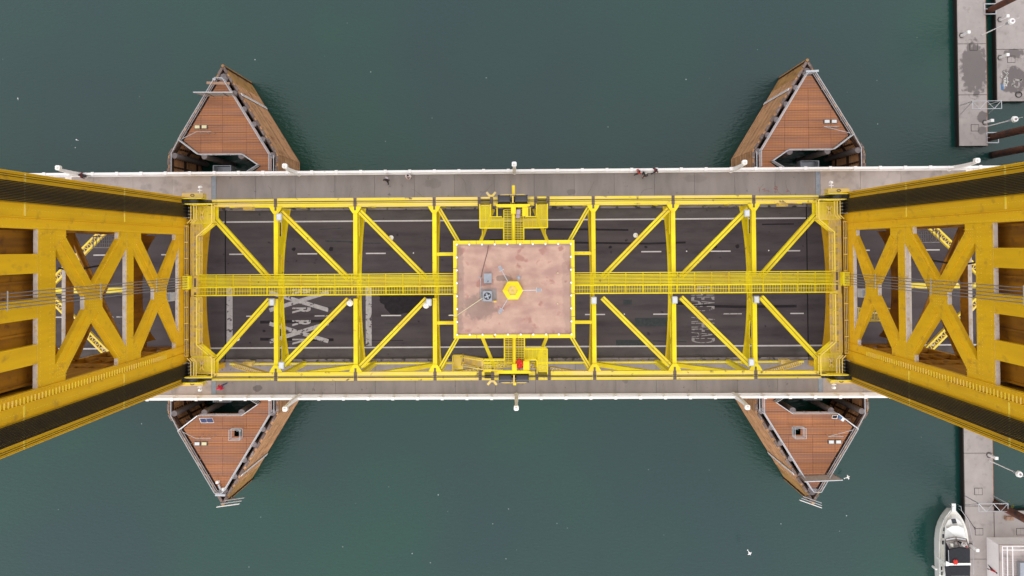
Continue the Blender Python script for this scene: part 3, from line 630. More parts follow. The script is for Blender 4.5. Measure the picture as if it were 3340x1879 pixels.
# ================================================================= ROPE DRUMS AND DRIVE, both sides
for s, side in ((1, 'upper'), (-1, 'lower')):
    dr = thing('rope_drum_pair', (0, s * 8.2, ZT), 'pair of dark rope drums with yellow guard plate on the %s chord at mid span' % side, 'rope drum')
    for x0, x1 in ((-1.42, -.34), (.18, 1.27)):
        MB().tube((x0, s * 8.22, ZT + .38), (x1, s * 8.22, ZT + .38), .40, 28).build('drum', M['drum'], dr)
        MB().tube((x0 - .03, s * 8.22, ZT + .38), (x0 + .05, s * 8.22, ZT + .38), .45, 28).build('drum_flange', M['black_metal'], dr); MB().tube((x1 - .05, s * 8.22, ZT + .38), (x1 + .03, s * 8.22, ZT + .38), .45, 28).build('drum_flange', M['black_metal'], dr)
    MB().tube((-.3, s * 8.22, ZT + .38), (.15, s * 8.22, ZT + .38), .16, 12).build('axle', M['black_metal'], dr)
    MB().box(-.12, .0, s * 8.2 - .32, s * 8.2 + .32, ZT + .4, ZT + .95).build('bearing_bracket', M['yellow_dusty'], dr)
    pl = [(-1.62, 7.58), (-1.35, 7.48), (1.2, 7.48), (1.5, 7.58), (1.5, 7.76), (-1.62, 7.76)]
    MB().poly([(a, s * b, ZT + .5) for a, b in pl], (0, 0, .35)).build('guard_plate', M['yellow'], dr)
    MB().poly([(a, s * b, ZT + .1) for a, b in ((-1.3, 8.62), (-1.1, 8.72), (.9, 8.72), (1.2, 8.62))], (0, 0, .3)).build('outer_guard', M['yellow_dusty'], dr)
    sf = thing('drive_shaft', (0, s * 6, ZT + .7), 'long yellow drive shaft from the machinery house to the %s rope drums' % side, 'shaft')
    MB().tube((-.02, s * 3.9, ZT + .5), (-.02, s * 6.9, ZT + .5), .15, 12).build('shaft_tube', M['yellow'], sf)
    MB().box(-.2, .16, *sorted((s * 6.9, s * 7.5)), ZT + .25, ZT + .85).build('coupling', M['yellow'], sf)
    MB().box(-.24, -.2, *sorted((s * 6.85, s * 7.5)), ZT + .25, ZT + .95).box(.16, .2, *sorted((s * 6.85, s * 7.5)), ZT + .25, ZT + .95).build('coupling_flange', M['yellow'], sf)
    tag(MB().box(.84, 1.32, *sorted((s * 6.68, s * 7.45)), ZT + .02, ZT + .75).box(.8, 1.36, *sorted((s * 6.64, s * 7.47)), ZT + .752, ZT + .8).build('motor_box', M['yellow']), 'bright yellow box beside the %s rope drums at mid span' % side, 'box')
    tag(MB().box(-.14, .13, *sorted((s * 8.48, s * (9.55 if s > 0 else 8.95))), ZT - .05, ZT + .2).build('outrigger_beam', M['yellow']), 'short yellow beam sticking out over the %s sidewalk at mid span' % side, 'beam')
    wk = thing('drum_walkway', (0, s * 6, ZT), 'yellow grated walkways around the %s rope drums at mid span' % side, 'walkway')
    grating(-.92, -.2, *sorted((s * 4.45, s * 7.3)), ZT, wk, along='y', sp=.16, wd=.07); grating(.12, .92, *sorted((s * 4.45, s * 7.3)), ZT, wk, along='y', sp=.16, wd=.07)
    for x in (-.92, .9): MB().box(x - .05, x + .05, *sorted((s * 4.4, s * 7.3)), ZT - .2, ZT + .02).build('side_beam', M['yellow'], wk)
    fin = dict(m='yellow', sp=.09, wd=.07, cross=.4, along='y')
    if s > 0:
        for sg in (-1, 1):
            a, b = sorted((sg * 3.1, sg * 2.15)); grating(a, b, 5.58, 8.3, ZT, wk, **fin); a, b = sorted((sg * 2.15, sg * .95)); grating(a, b, 5.58, 6.5, ZT, wk, **fin); a, b = sorted((sg * 1.6, sg * .5))
            handrail([(sg * 3.1, 7.75), (sg * 3.1, 5.58), (sg * .93, 5.58), (sg * .93, 4.5)], ZT, wk); handrail([(sg * 2.1, 7.75), (sg * 2.1, 6.6), (sg * 1.1, 6.6)], ZT, wk)
            MB().box(sg * 1.53 - .05, sg * 1.53 + .05, 6.6, 7.5, ZT - .1, ZT + .5).build('side_beam', M['yellow'], wk)
            MB().box(sg * 2.95 - .05, sg * 2.95 + .05, 4.95, 5.5, ZT - .6, ZT - .4).build('hanger', M['yellow'], wk)
    else:
        grating(2.05, 3.02, -8.2, -5.5, ZT, wk, **fin); grating(.95, 2.05, -6.5, -5.5, ZT, wk, **fin)
        handrail([(.93, -4.5), (.93, -5.5), (3.0, -5.5), (3.0, -7.75)], ZT, wk); handrail([(.95, -6.5), (2.05, -6.5), (2.05, -7.7)], ZT, wk)
        grating(-2.85, -.95, -7.3, -6.55, ZT, wk, along='y', sp=.16, wd=.07); grating(-2.8, -1.9, -8.3, -7.5, ZT, wk, **fin)
        handrail([(-.93, -4.5), (-.93, -6.5), (-2.85, -6.5)], ZT, wk); handrail([(-1.1, -7.45), (-2.85, -7.45)], ZT, wk)
        stt = thing('access_stair', (-4, -7, ZT), 'yellow stair with handrails descending left from the lower rope drums', 'stair')
        for k in range(10): x = -3.0 - k * .2; MB().box(x - .09, x + .09, -7.3, -6.6, ZT - .1 - k * .22, ZT - .06 - k * .22).build('step', M['yellow_dusty'], stt)
        for yy in (-7.35, -6.55): MB().bar((-2.85, yy, ZT + 1), (-5.1, yy, ZT - 1.2), .08, .08).bar((-2.85, yy, ZT), (-5.1, yy, ZT - 2.3), .06, .25).bar((-5.1, yy, ZT - 1.2), (-5.1, yy, ZT - 2.3), .06, .06).build('handrail', M['yellow_chord'], stt)
        MB().box(-5.9, -5.0, -7.9, -6.5, ZT - 2.4, ZT - 2.3).build('landing', M['yellow_chord'], stt)
        handrail([(-5.0, -6.45), (-5.9, -6.45), (-5.9, -8.0)], ZT - 2.3, stt, 'yellow_chord')
    # bow tie warning plates
    tp = thing('navigation_bracket', (-2.2, s * 8.7, ZT), 'pale yellow V shaped bracket above the %s sidewalk left of the drums' % side, 'bracket')
    for sg in (-1, 1): MB().bar((-2.1 + sg * .1, s * 8.55, ZT), (-2.1 + sg * .42, s * 8.95, ZT - .1), .2, .05).build('wing_plate', M['yellow_dusty'], tp)
    MB().box(-2.2, -2.0, *sorted((s * 8.5, s * 8.7)), ZT - .2, ZT + .02).build('stem', M['yellow_dusty'], tp)
g2 = crop(1450, 580, 5.152)
q = g2(1240, 600, ZT + .6)
cv = thing('covered_seat', (q.x, q.y, ZT), 'pale mauve folded cover beside the yellow box at the upper rope drums', 'cover')
MB().poly([(q.x + a, q.y + b, ZT + .3) for a, b in ((-.18, -.05), (.16, -.08), (.2, .3), (.12, .36), (-.12, .36), (-.18, .3))], (0, 0, .35)).build('back_pad', M['mauve'], cv); MB().poly([(q.x + a, q.y + b, ZT + .1) for a, b in ((-.26, -.36), (-.18, -.42), (.1, -.4), (.16, -.32), (.14, -.09), (-.2, -.06))], (0, 0, .35)).build('seat_pad', M['mauve'], cv)
def crumple(name, c, r_, h, m, label, cat, seed=1):
    random.seed(seed); bm = bmesh.new(); bmesh.ops.create_icosphere(bm, subdivisions=3, radius=1)
    for v in bm.verts:
        k = 1 + .25 * math.sin(v.co.x * 7 + seed) * math.cos(v.co.y * 6) + random.uniform(-.08, .08); v.co = Vector((c[0] + v.co.x * r_ * k, c[1] + v.co.y * r_ * k * 1.15, c[2] + max(v.co.z, -.5) * h * k))
    me = bpy.data.meshes.new(name); bm.to_mesh(me); bm.free(); me.materials.append(M[m]); o = bpy.data.objects.new(name, me); COL.objects.link(o); return tag(o, label, cat)
crumple('red_cover', (.5, -6.95, ZT + .45), .38, .42, 'red', 'crumpled red cover beside the yellow box at the lower rope drums', 'cover', 3)

# lamps on the span
def flood(x, y, z, m, label, ang=0):
    t_ = thing('span_floodlight', (x, y, z), label, 'floodlight', 'floodlights on the span bracing')
    MB().poly([(x + a * .25, y + b * .33, z) for a, b in ((-.8, -1), (.8, -1), (1, -.8), (1, .8), (.8, 1), (-.8, 1), (-1, .8), (-1, -.8))], (0, 0, .26)).build('housing', M['silver'], t_)
    MB().poly([(x + a * .17, y + b * .25, z + .262) for a, b in ((-1, -1), (1, -1), (1, 1), (-1, 1))], (0, 0, .03)).build('lens', M[m], t_)
for i, x in enumerate((-22.5, -7.9, 7.35, 14.8, 22.3)):
    flood(x, -1.15 if i != 1 else -1.25, ZT + .1, 'glass', ('silver floodlight just below the catwalk at the %s cross strut' % ('leftmost', 'third', 'fourth', 'fifth', 'rightmost')[i]))
for x, y, l_ in ((-21.8, 6.75, 'upper chord, left end'), (21.5, 6.8, 'upper chord, right end'), (-21.6, -7.0, 'lower chord, left end'), (21.75, -6.9, 'lower chord, right end')): flood(x, y, ZT + .15, 'glass', 'silver floodlight by the brace at the ' + l_)
for x, y, l_ in ((-15.3, -1.3, 'second'), (-8.2, -1.55, 'third')):
    t_ = thing('round_floodlight', (x, y, ZT), 'round white floodlight below the catwalk at the %s strut from the left' % l_, 'floodlight')
    MB().tube((x, y, ZT), (x, y, ZT + .4), .3, 20, .2).build('reflector', M['white_plain'], t_); MB().tube((x, y, ZT + .402), (x, y, ZT + .42), .15, 16).build('lens', M['glass'], t_); MB().box(x - .05, x + .05, y, y + .4, ZT - .1, ZT).build('bracket', M['silver'], t_)
for u_, v_, l_ in ((984, 598, 'upper left'), (1599, 592, 'upper right'), (597, 852, 'lower left'), (2005, 845, 'lower right')):
    q = at(u_ * 1.2966, v_ * 1.2966, 7.4); t_ = thing('deck_lamp', q, 'round white lamp under the diagonal brace, %s of the span' % l_, 'lamp', 'round lamps under the bracing')
    MB().tube(q, q + Vector((0, 0, .25)), .23, 20, .08).build('shade', M['white_plain'], t_, smooth=False); MB().tube(q + Vector((0, 0, .25)), q + Vector((0, 0, .8)), .03, 6).build('hanger', M['yellow'], t_)

# ================================================================= TOWERS
def tower(sx, side):
    X0 = sx * 30.72; dx = sx * .31
    t_ = thing('bridge_tower', (sx * 33, 0, -1), 'tall yellow riveted lift tower with cross braces and slotted top on the %s' % side, 'tower')
    def P(poly, x=X0, th=dx, name='gusset_plate', m='yellow_tower'):
        o = MB().poly([(x, a, b) for a, b in poly], (th, 0, 0)).build(name, [M[m]], t_)
        return o
    def topdust_and_light(o):      # ledges facing up: bird lime and dust, plus sky light put into the colour
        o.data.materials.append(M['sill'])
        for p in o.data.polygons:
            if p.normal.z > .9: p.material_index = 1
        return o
    zTop = 47.0
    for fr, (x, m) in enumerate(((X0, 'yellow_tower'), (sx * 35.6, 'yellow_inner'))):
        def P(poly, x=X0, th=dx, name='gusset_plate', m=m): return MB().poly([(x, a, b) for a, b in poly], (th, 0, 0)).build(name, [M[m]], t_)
        for s in (1, -1):
            P([(s * 5.17, 6.3), (s * 5.85, 6.3), (s * 5.85, zTop), (s * 5.17, zTop)], x, dx, 'inner_leg_strip')
            P([(s * 8.16, -6), (s * 8.68, -6), (s * 8.68, 6.28), (s * 8.16, 6.28)], x - sx * .07, dx + sx * .07, 'leg_foot')
            for a, b in (((6.3, 18.6), (18.64, 29.45), (29.49, zTop)) if fr == 0 else ((6.3, zTop),)):
                P([(s * 5.86, a), (s * 8.68, a), (s * 8.68, b), (s * 5.86, b)], x - sx * .07, dx + sx * .07, 'leg')
            if fr == 0:
                for zz in (18.62, 29.47):
                    o = MB().box(*sorted((x - sx * .11, x - sx * .02)), *sorted((s * 5.95, s * 8.7)), zz - .06, zz + .06).build('splice_ledge', M['yellow_chord'], t_)
                for yy in (5.88, 6.72, 8.08, 8.66):
                    MB().box(*sorted((x - sx * .125, x - sx * .06)), s * yy - .03, s * yy + .03, 8, zTop).build('leg_rib', M['yellow_tower'], t_)
                for side_ in (8.68,):
                    pass
        topdust_and_light(P([(-5.16, 8.9), (5.16, 8.9), (5.16, 9.88), (-5.16, 9.88)], x, dx, 'bottom_strut'))
        ys = [5.16 - 10.32 * i / 16 for i in range(17)]
        P([(y, 6.9 - 2.4 * (abs(y) / 5.16) ** 3) for y in ys] + [(-5.16, 8.88), (5.16, 8.88)], x + sx * .1, dx * .6, 'portal_arch')
        topdust_and_light(P([(-5.16, 17.18), (5.16, 17.18), (5.16, 18.18), (-5.16, 18.18)], x, dx, 'cross_strut'))
        topdust_and_light(P([(-5.16, 26.47), (5.16, 26.47), (5.16, 28.17), (-5.16, 28.17)], x, dx, 'upper_cross_strut'))
        if fr == 0:
            topdust_and_light(P([(-5.16, 39), (5.16, 39), (5.16, 41), (-5.16, 41)], x, dx, 'top_cross_strut'))
            for a, b in ((2.3, 3.56), (-.62, .62), (-3.56, -2.3)):
                P([(a, 28.18), (b, 28.18), (b, 38.98), (a, 38.98)], x, dx, 'vertical_fin')
        if fr == 1:
            for a, b in ((9.9, 17.1), (18.2, 26.4)):
                for s in (1, -1):
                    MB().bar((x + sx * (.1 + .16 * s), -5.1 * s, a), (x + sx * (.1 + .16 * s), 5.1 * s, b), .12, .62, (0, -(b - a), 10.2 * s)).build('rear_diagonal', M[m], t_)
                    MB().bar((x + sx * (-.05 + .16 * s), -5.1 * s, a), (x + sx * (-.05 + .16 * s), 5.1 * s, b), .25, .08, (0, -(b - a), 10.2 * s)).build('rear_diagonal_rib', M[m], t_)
            continue
        for a, b, zc, ua, la, zt, zb in ((9.89, 17.17, 13.25, 14.08, 12.0, 16.1, 10.5), (18.19, 26.46, 22.48, 23.43, 21.3, 25.42, 19.3)):
            for s in (1, -1):
                o = P([(s * 1.28, zc), (s * 4.65, zt), (s * 5.16, zt), (s * 5.16, b), (s * 3.9, b), (s * .45, ua)], x, dx, 'diagonal_brace')
                topdust_and_light(P([(s * 1.28, zc), (s * .45, la), (s * 3.9, a), (s * 5.16, a), (s * 5.16, zb), (s * 4.65, zb)], x, dx, 'diagonal_brace'))
                # fold plates standing proud along each brace
                for (y0_, z0_, y1_, z1_) in ((1.05, zc + .42, 4.35, b - .62), (1.05, zc - .45, 4.35, a + .62)):
                    MB().bar((x - sx * .02, s * y0_, z0_), (x - sx * .02, s * y1_, z1_), .06, .52, (0, -(z1_ - z0_), s * (y1_ - y0_))).build('cover_plate', M['yellow_tower'], t_)
            topdust_and_light(P([(1.28, zc), (.45, ua), (-.45, ua), (-1.28, zc), (-.45, la), (.45, la)], x, dx, 'node_plate'))
            if fr == 0:
                P([(1.5, zc - .1), (.62, zc + 1.05), (-.62, zc + 1.05), (-1.5, zc - .1), (-.62, zc - 1.3), (.62, zc - 1.3)], x - sx * .05, dx * .1, 'node_cover_plate') if 0 else None
        # flange returns: inner edges of openings, seen as lit ledges
    for s in (1, -1):
        # leg side walls between the two faces
        MB().box(*sorted((X0 + dx + sx * .01, sx * 35.59)), s * 8.62 - .05, s * 8.62 + .05, -6, zTop).build('leg_outer_wall', M['yellow_tower'], t_)
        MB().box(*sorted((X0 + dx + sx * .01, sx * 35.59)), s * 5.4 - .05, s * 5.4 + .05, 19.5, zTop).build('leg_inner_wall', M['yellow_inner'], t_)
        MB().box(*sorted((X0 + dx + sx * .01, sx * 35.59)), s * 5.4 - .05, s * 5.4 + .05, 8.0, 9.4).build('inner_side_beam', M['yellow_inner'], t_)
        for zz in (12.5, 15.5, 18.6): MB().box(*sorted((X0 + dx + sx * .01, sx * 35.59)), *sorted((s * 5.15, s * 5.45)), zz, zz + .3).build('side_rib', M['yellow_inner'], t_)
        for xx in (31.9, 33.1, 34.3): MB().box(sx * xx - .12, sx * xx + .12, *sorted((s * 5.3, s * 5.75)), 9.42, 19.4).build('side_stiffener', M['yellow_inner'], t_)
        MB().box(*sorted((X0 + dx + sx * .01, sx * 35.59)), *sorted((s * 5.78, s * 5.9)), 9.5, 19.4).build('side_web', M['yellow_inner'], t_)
    # rivets along the seams
    rv = MB(); 
    for s in (1, -1):
        for yy, off in ((5.75, 0), (6.35, .07), (8.35, .07), (8.6, .07), (5.3, 0)):
            z = 9.
            while z < 34: rv.box(*sorted((X0 - sx * (off + .015), X0 - sx * off)), s * yy - .02, s * yy + .02, z, z + .04); z += .3
    for s in (1, -1):
        for a, b, zc in ((9.89, 17.17, 13.2), (18.19, 26.46, 22.4)):
            for sg, e_ in ((1, b - .6), (-1, a + .6)):
                for k in range(26):
                    for o2 in (-.36, .36):
                        f_ = k / 25; y = 1.0 + 3.5 * f_; z = zc + sg * .3 + (e_ - zc - sg * .3) * f_
                        rv.box(*sorted((X0 - sx * .015, X0)), s * (y + o2 * .8) - .02, s * (y + o2 * .8) + .02, z - sg * o2 * .5 - .02, z - sg * o2 * .5 + .02)
    for zz in (26.7, 27.0, 27.9, 17.35, 18.0):
        for k in range(34): y = -5 + k * .3; rv.box(*sorted((X0 - sx * .015, X0)), y - .02, y + .02, zz - .02, zz + .02)
    for (y0, z0) in ((4.3, 25.8), (-4.3, 25.8), (4.3, 18.9), (-4.3, 18.9), (4.3, 16.6), (-4.3, 16.6), (0, 22.4), (0, 13.2)):
        for i in range(6):
            for j in range(5): rv.box(*sorted((X0 - sx * .015, X0)), y0 + (i - 2.5) * .2 - .02, y0 + (i - 2.5) * .2 + .02, z0 + (j - 2) * .22 - .02, z0 + (j - 2) * .22 + .02)
    rv.build('rivets', M['yellow_chord'], t_, kind='stuff')
    ld = MB(); z = 12.4
    while z < 40: ld.box(*sorted((X0 - sx * .2, X0 - sx * .12)), -5.82, -5.42, z, z + .03); z += .33
    ld.build('ladder_rungs', M['yellow_chord'], t_, kind='stuff')
    MB().box(*sorted((X0 - sx * .12, X0 - sx * .02)), -5.2, -5.14, 4, 40).build('ladder_rail', M['yellow_tower'], t_)
    # base blocks
    MB().box(*sorted((sx * 30.5, sx * 36.2)), -9.2, -5.0, -6.0, -1.6).box(*sorted((sx * 30.5, sx * 36.2)), 5.0, 9.2, -6.0, -1.6).build('leg_base', M['yellow_tower'], t_)
    # counterweight hanging between the legs
    cw_ = thing('counterweight', (sx * 33.2, 0, 26), 'brown-yellow riveted counterweight behind the slots near the top of the %s tower' % side, 'counterweight')
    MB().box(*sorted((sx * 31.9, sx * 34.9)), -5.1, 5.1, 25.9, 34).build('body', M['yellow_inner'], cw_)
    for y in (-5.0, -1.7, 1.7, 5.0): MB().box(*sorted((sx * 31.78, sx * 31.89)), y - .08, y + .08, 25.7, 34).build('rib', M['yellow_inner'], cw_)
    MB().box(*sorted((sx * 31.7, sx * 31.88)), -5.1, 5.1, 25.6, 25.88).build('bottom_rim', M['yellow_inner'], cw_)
    # ropes
    for s, up in ((1, 'upper'), (-1, 'lower')):
        rp = thing('suspension_ropes', (sx * 30.35, s * 7.4, 8.7), 'band of black suspension ropes up the %s leg of the %s tower' % (up, side), 'rope')
        for k in range(13):
            y = s * (6.84 + k * .098); MB().tube((sx * 30.4, y, 8.8), (sx * 30.42, y, zTop), .0415, 6).build('rope', M['black'], rp)
        gr = thing('guide_cables', (sx * 30.4, s * 8.3, 8.7), 'two thin dark cables at the outer edge, %s leg of the %s tower' % (up, side), 'cable')
        for dy in (0, .13): MB().tube((sx * 30.5, s * (8.33 + dy), 9), (sx * 30.5, s * (8.33 + dy), zTop), .022, 6).build('cable', M['black'], gr)
        # box on the outside of the leg with a white lamp
        bx = thing('leg_service_box', (sx * 30.6, s * 8.95, 7.2), 'weathered orange-yellow box on the outside of the %s leg of the %s tower' % (up, side), 'box')
        MB().box(*sorted((sx * 29.6, sx * 31.6)), *sorted((s * 8.7, s * 9.15)), 6.7, 7.5).build('casing', M['yellow_dusty'], bx)
        for k in range(6): a = R(60 * k); MB().tube((sx * 30.6 + .18 * math.cos(a), s * 8.95 + .12 * math.sin(a), 7.53), (sx * 30.6 + .18 * math.cos(a + 1.05), s * 8.95 + .12 * math.sin(a + 1.05), 7.53), .03, 6).build('hose_coil', M['bracket'], bx)
        lmp = thing('white_signal_lamp', (sx * 30.6, s * 9.6, 5.6), 'small white lamp on a white arm beside the %s leg of the %s tower' % (up, side), 'lamp')
        MB().bar((sx * 30.6, s * 9.16, 6.0), (sx * 30.6, s * 9.75, 6.0), .06, .06).build('arm', M['white'], lmp); MB().tube((sx * 30.6, s * 9.85, 5.85), (sx * 30.6, s * 9.85, 6.15), .17, 14, .12).build('lamp_head', M['white_plain'], lmp); MB().box(sx * 30.6 - .2, sx * 30.6 + .2, s * 9.55 - .04, s * 9.55 + .04, 5.9, 6.05).build('cross_bar', M['white'], lmp)
    # vertical power cables
    pc = thing('power_cables', (sx * 30.3, .7, 9.3), 'five grey power cables hanging down the middle of the %s tower to the span' % side, 'cable')
    for k, y in enumerate((.3, .52, .74, .98, 1.2)): MB().tube((sx * 30.2, y, 9.3), (sx * 30.35, y, 46), .03, 6).build('cable', M['cable_grey'], pc)
    for z in (14.6, 22.3, 31.4): MB().box(*sorted((sx * 30.2, sx * 30.24)), .15, 1.35, z, z + .06).build('spacer', M['silver'], pc)
    # service cage in the opening
    sc_ = thing('service_cage', (sx * 33, 4.6, 15), 'grey service cage behind the upper opening of the %s tower' % side, 'cage')
    grating(*sorted((sx * 32.0, sx * 34.2)), 4.0, 4.9, 16.0, sc_, 'grey', sp=.18, wd=.05, along='x'); handrail([(sx * 32.0, 4.9), (sx * 32.0, 4.0), (sx * 34.2, 4.0), (sx * 34.2, 4.9)], 16.0, sc_, 'silver', h=.9); MB().box(*sorted((sx * 32.6, sx * 33.3)), 3.3, 3.9, 14.2, 15.8).build('control_box', M['yellow_dusty'], sc_)
    gb = thing('tower_lamp_box', (sx * 31.4, .0, 9.9), 'grey lamp box on the low strut in the middle of the %s tower' % side, 'lamp'); MB().box(*sorted((sx * 31.05, sx * 31.65)), -.9, -.1, 9.9, 10.6).build('housing', M['silver'], gb); MB().box(*sorted((sx * 31.15, sx * 31.5)), -.8, -.2, 10.602, 10.64).build('lid', M['grey'], gb)
    hc = cable([(sx * 35.3, 2.4, 19.5), (sx * 34.5, 2.2, 19.0), (sx * 32.0, 2.75, 17.6)], .07, 'black', 'sagging black hose behind the cross braces of the %s tower' % side, 'hose', 'sagging_hose')
    # approach truss top bracing just beyond the tower
    ap = thing('approach_truss', (sx * 45, 0, 0), 'yellow truss of the approach span seen through the %s tower' % side, 'bridge span')
    for s in (1, -1):
        MB().box(*sorted((sx * 36.4, sx * 90)), s * 8.1 - .35, s * 8.1 + .35, 7.9, 8.5).build('top_chord', M['yellow'], ap)
        for k in range(6):
            xa = sx * (37.0 + k * 8); xb = sx * (43.8 + k * 8); sgn = 1
            a = Vector((xa, s * 7.2, 8.2)); b = Vector((xb, s * .5, 8.2)); 
            d = (b - a).normalized(); n_ = Vector((-d.y, d.x, 0)) * .26
            MB().bar(a + n_, b + n_, .16, .3).bar(a - n_, b - n_, .16, .3).build('lateral_brace', M['yellow_chord'], ap)
            lm = MB(); L_ = (b - a).length; n = int(L_ / .45)
            for j in range(n): lm.bar(a + d * (j * .45) + n_ + Vector((0, 0, .12)), a + d * ((j + .5) * .45) - n_ + Vector((0, 0, .12)), .07, .03).bar(a + d * ((j + .5) * .45) - n_ + Vector((0, 0, .12)), a + d * ((j + 1) * .45) + n_ + Vector((0, 0, .12)), .07, .03)
            lm.build('lacing_bars', M['yellow_dusty'], ap, kind='stuff')
            MB().box(*sorted((xb - .3, xb + .3)), *sorted((s * .6, s * 7.7)), 7.8, 8.35).build('cross_strut', M['yellow'], ap)
            MB().box(*sorted((sx * (36.6 + k * 8), sx * (37.1 + k * 8))), s * 8.3 - .22, s * 8.3 + .22, .2, 7.9).build('truss_post', M['yellow'], ap)
        MB().box(*sorted((sx * 36.4, sx * 90)), s * 8.2 - .08, s * 8.2 + .08, .85, 1.05).build('guard_rail', M['yellow'], ap)
    MB().box(*sorted((sx * 36.2, sx * 85)), -.25, .25, 8.0, 8.4).build('centre_beam', M['yellow_chord'], ap)
    return t_
tower(-1, 'left'); tower(1, 'right')
pf = thing('tower_service_platform', (33.2, -2.0, 9), 'small yellow grated platform with handrails on the low strut of the right tower', 'platform')
grating(31.1, 33.4, -2.9, -1.9, 9.95, pf, 'yellow_chord', along='y', sp=.12, wd=.06); handrail([(31.0, -1.85), (33.4, -1.85)], 9.95, pf, 'yellow_chord'); handrail([(31.0, -2.95), (33.4, -2.95)], 9.95, pf, 'yellow_chord')

# ================================================================= STREET LAMPS ON THE PARAPET
def street_lamp(x, y, label, side):
    t_ = thing('street_lamp', (x, y, .2), label, 'street lamp', 'white lamps on the bridge parapets')
    mb = MB(); mb.loft([[(x + a * .2, y + b * .2, .2) for a, b in ((-1, -1), (1, -1), (1, 1), (-1, 1))], [(x + a * .17, y + b * .17, 2.4) for a, b in ((-1, -1), (1, -1), (1, 1), (-1, 1))], [(x + a * .12, y + side * .12 + b * .12, 4.35) for a, b in ((-1, -1), (1, -1), (1, 1), (-1, 1))]])
    mb.build('pole', M['white'], t_)
    MB().tube((x, y, .2), (x, y, .45), .3, 8, .24).build('base', M['white'], t_)
    yy = y + side * .28
    MB().poly([(x + a * .24, yy + b * .24, 4.36) for a, b in ((-.6, -1), (.6, -1), (1, -.6), (1, .6), (.6, 1), (-.6, 1), (-1, .6), (-1, -.6))], (0, 0, .36)).build('lantern', M['white_plain'], t_)
    MB().tube((x, yy, 4.722), (x, yy, 4.85), .15, 12, .06).build('lantern_cap', M['white'], t_)
for x, l_ in ((-45.5, 'far left, by the tower'), (-22.76, 'left of the upper fender gap'), (0.05, 'upper, at mid span'), (22.76, 'right of mid span'), (45.5, 'far right, near the docks')):
    street_lamp(x, 11.75, 'white square-headed lamp on the upper parapet, ' + l_, 1)
for x, l_ in ((-22.76, 'left part'), (.1, 'at mid span'), (22.76, 'right part')): street_lamp(x, -11.75, 'white square-headed lamp on the lower parapet, ' + l_, -1)

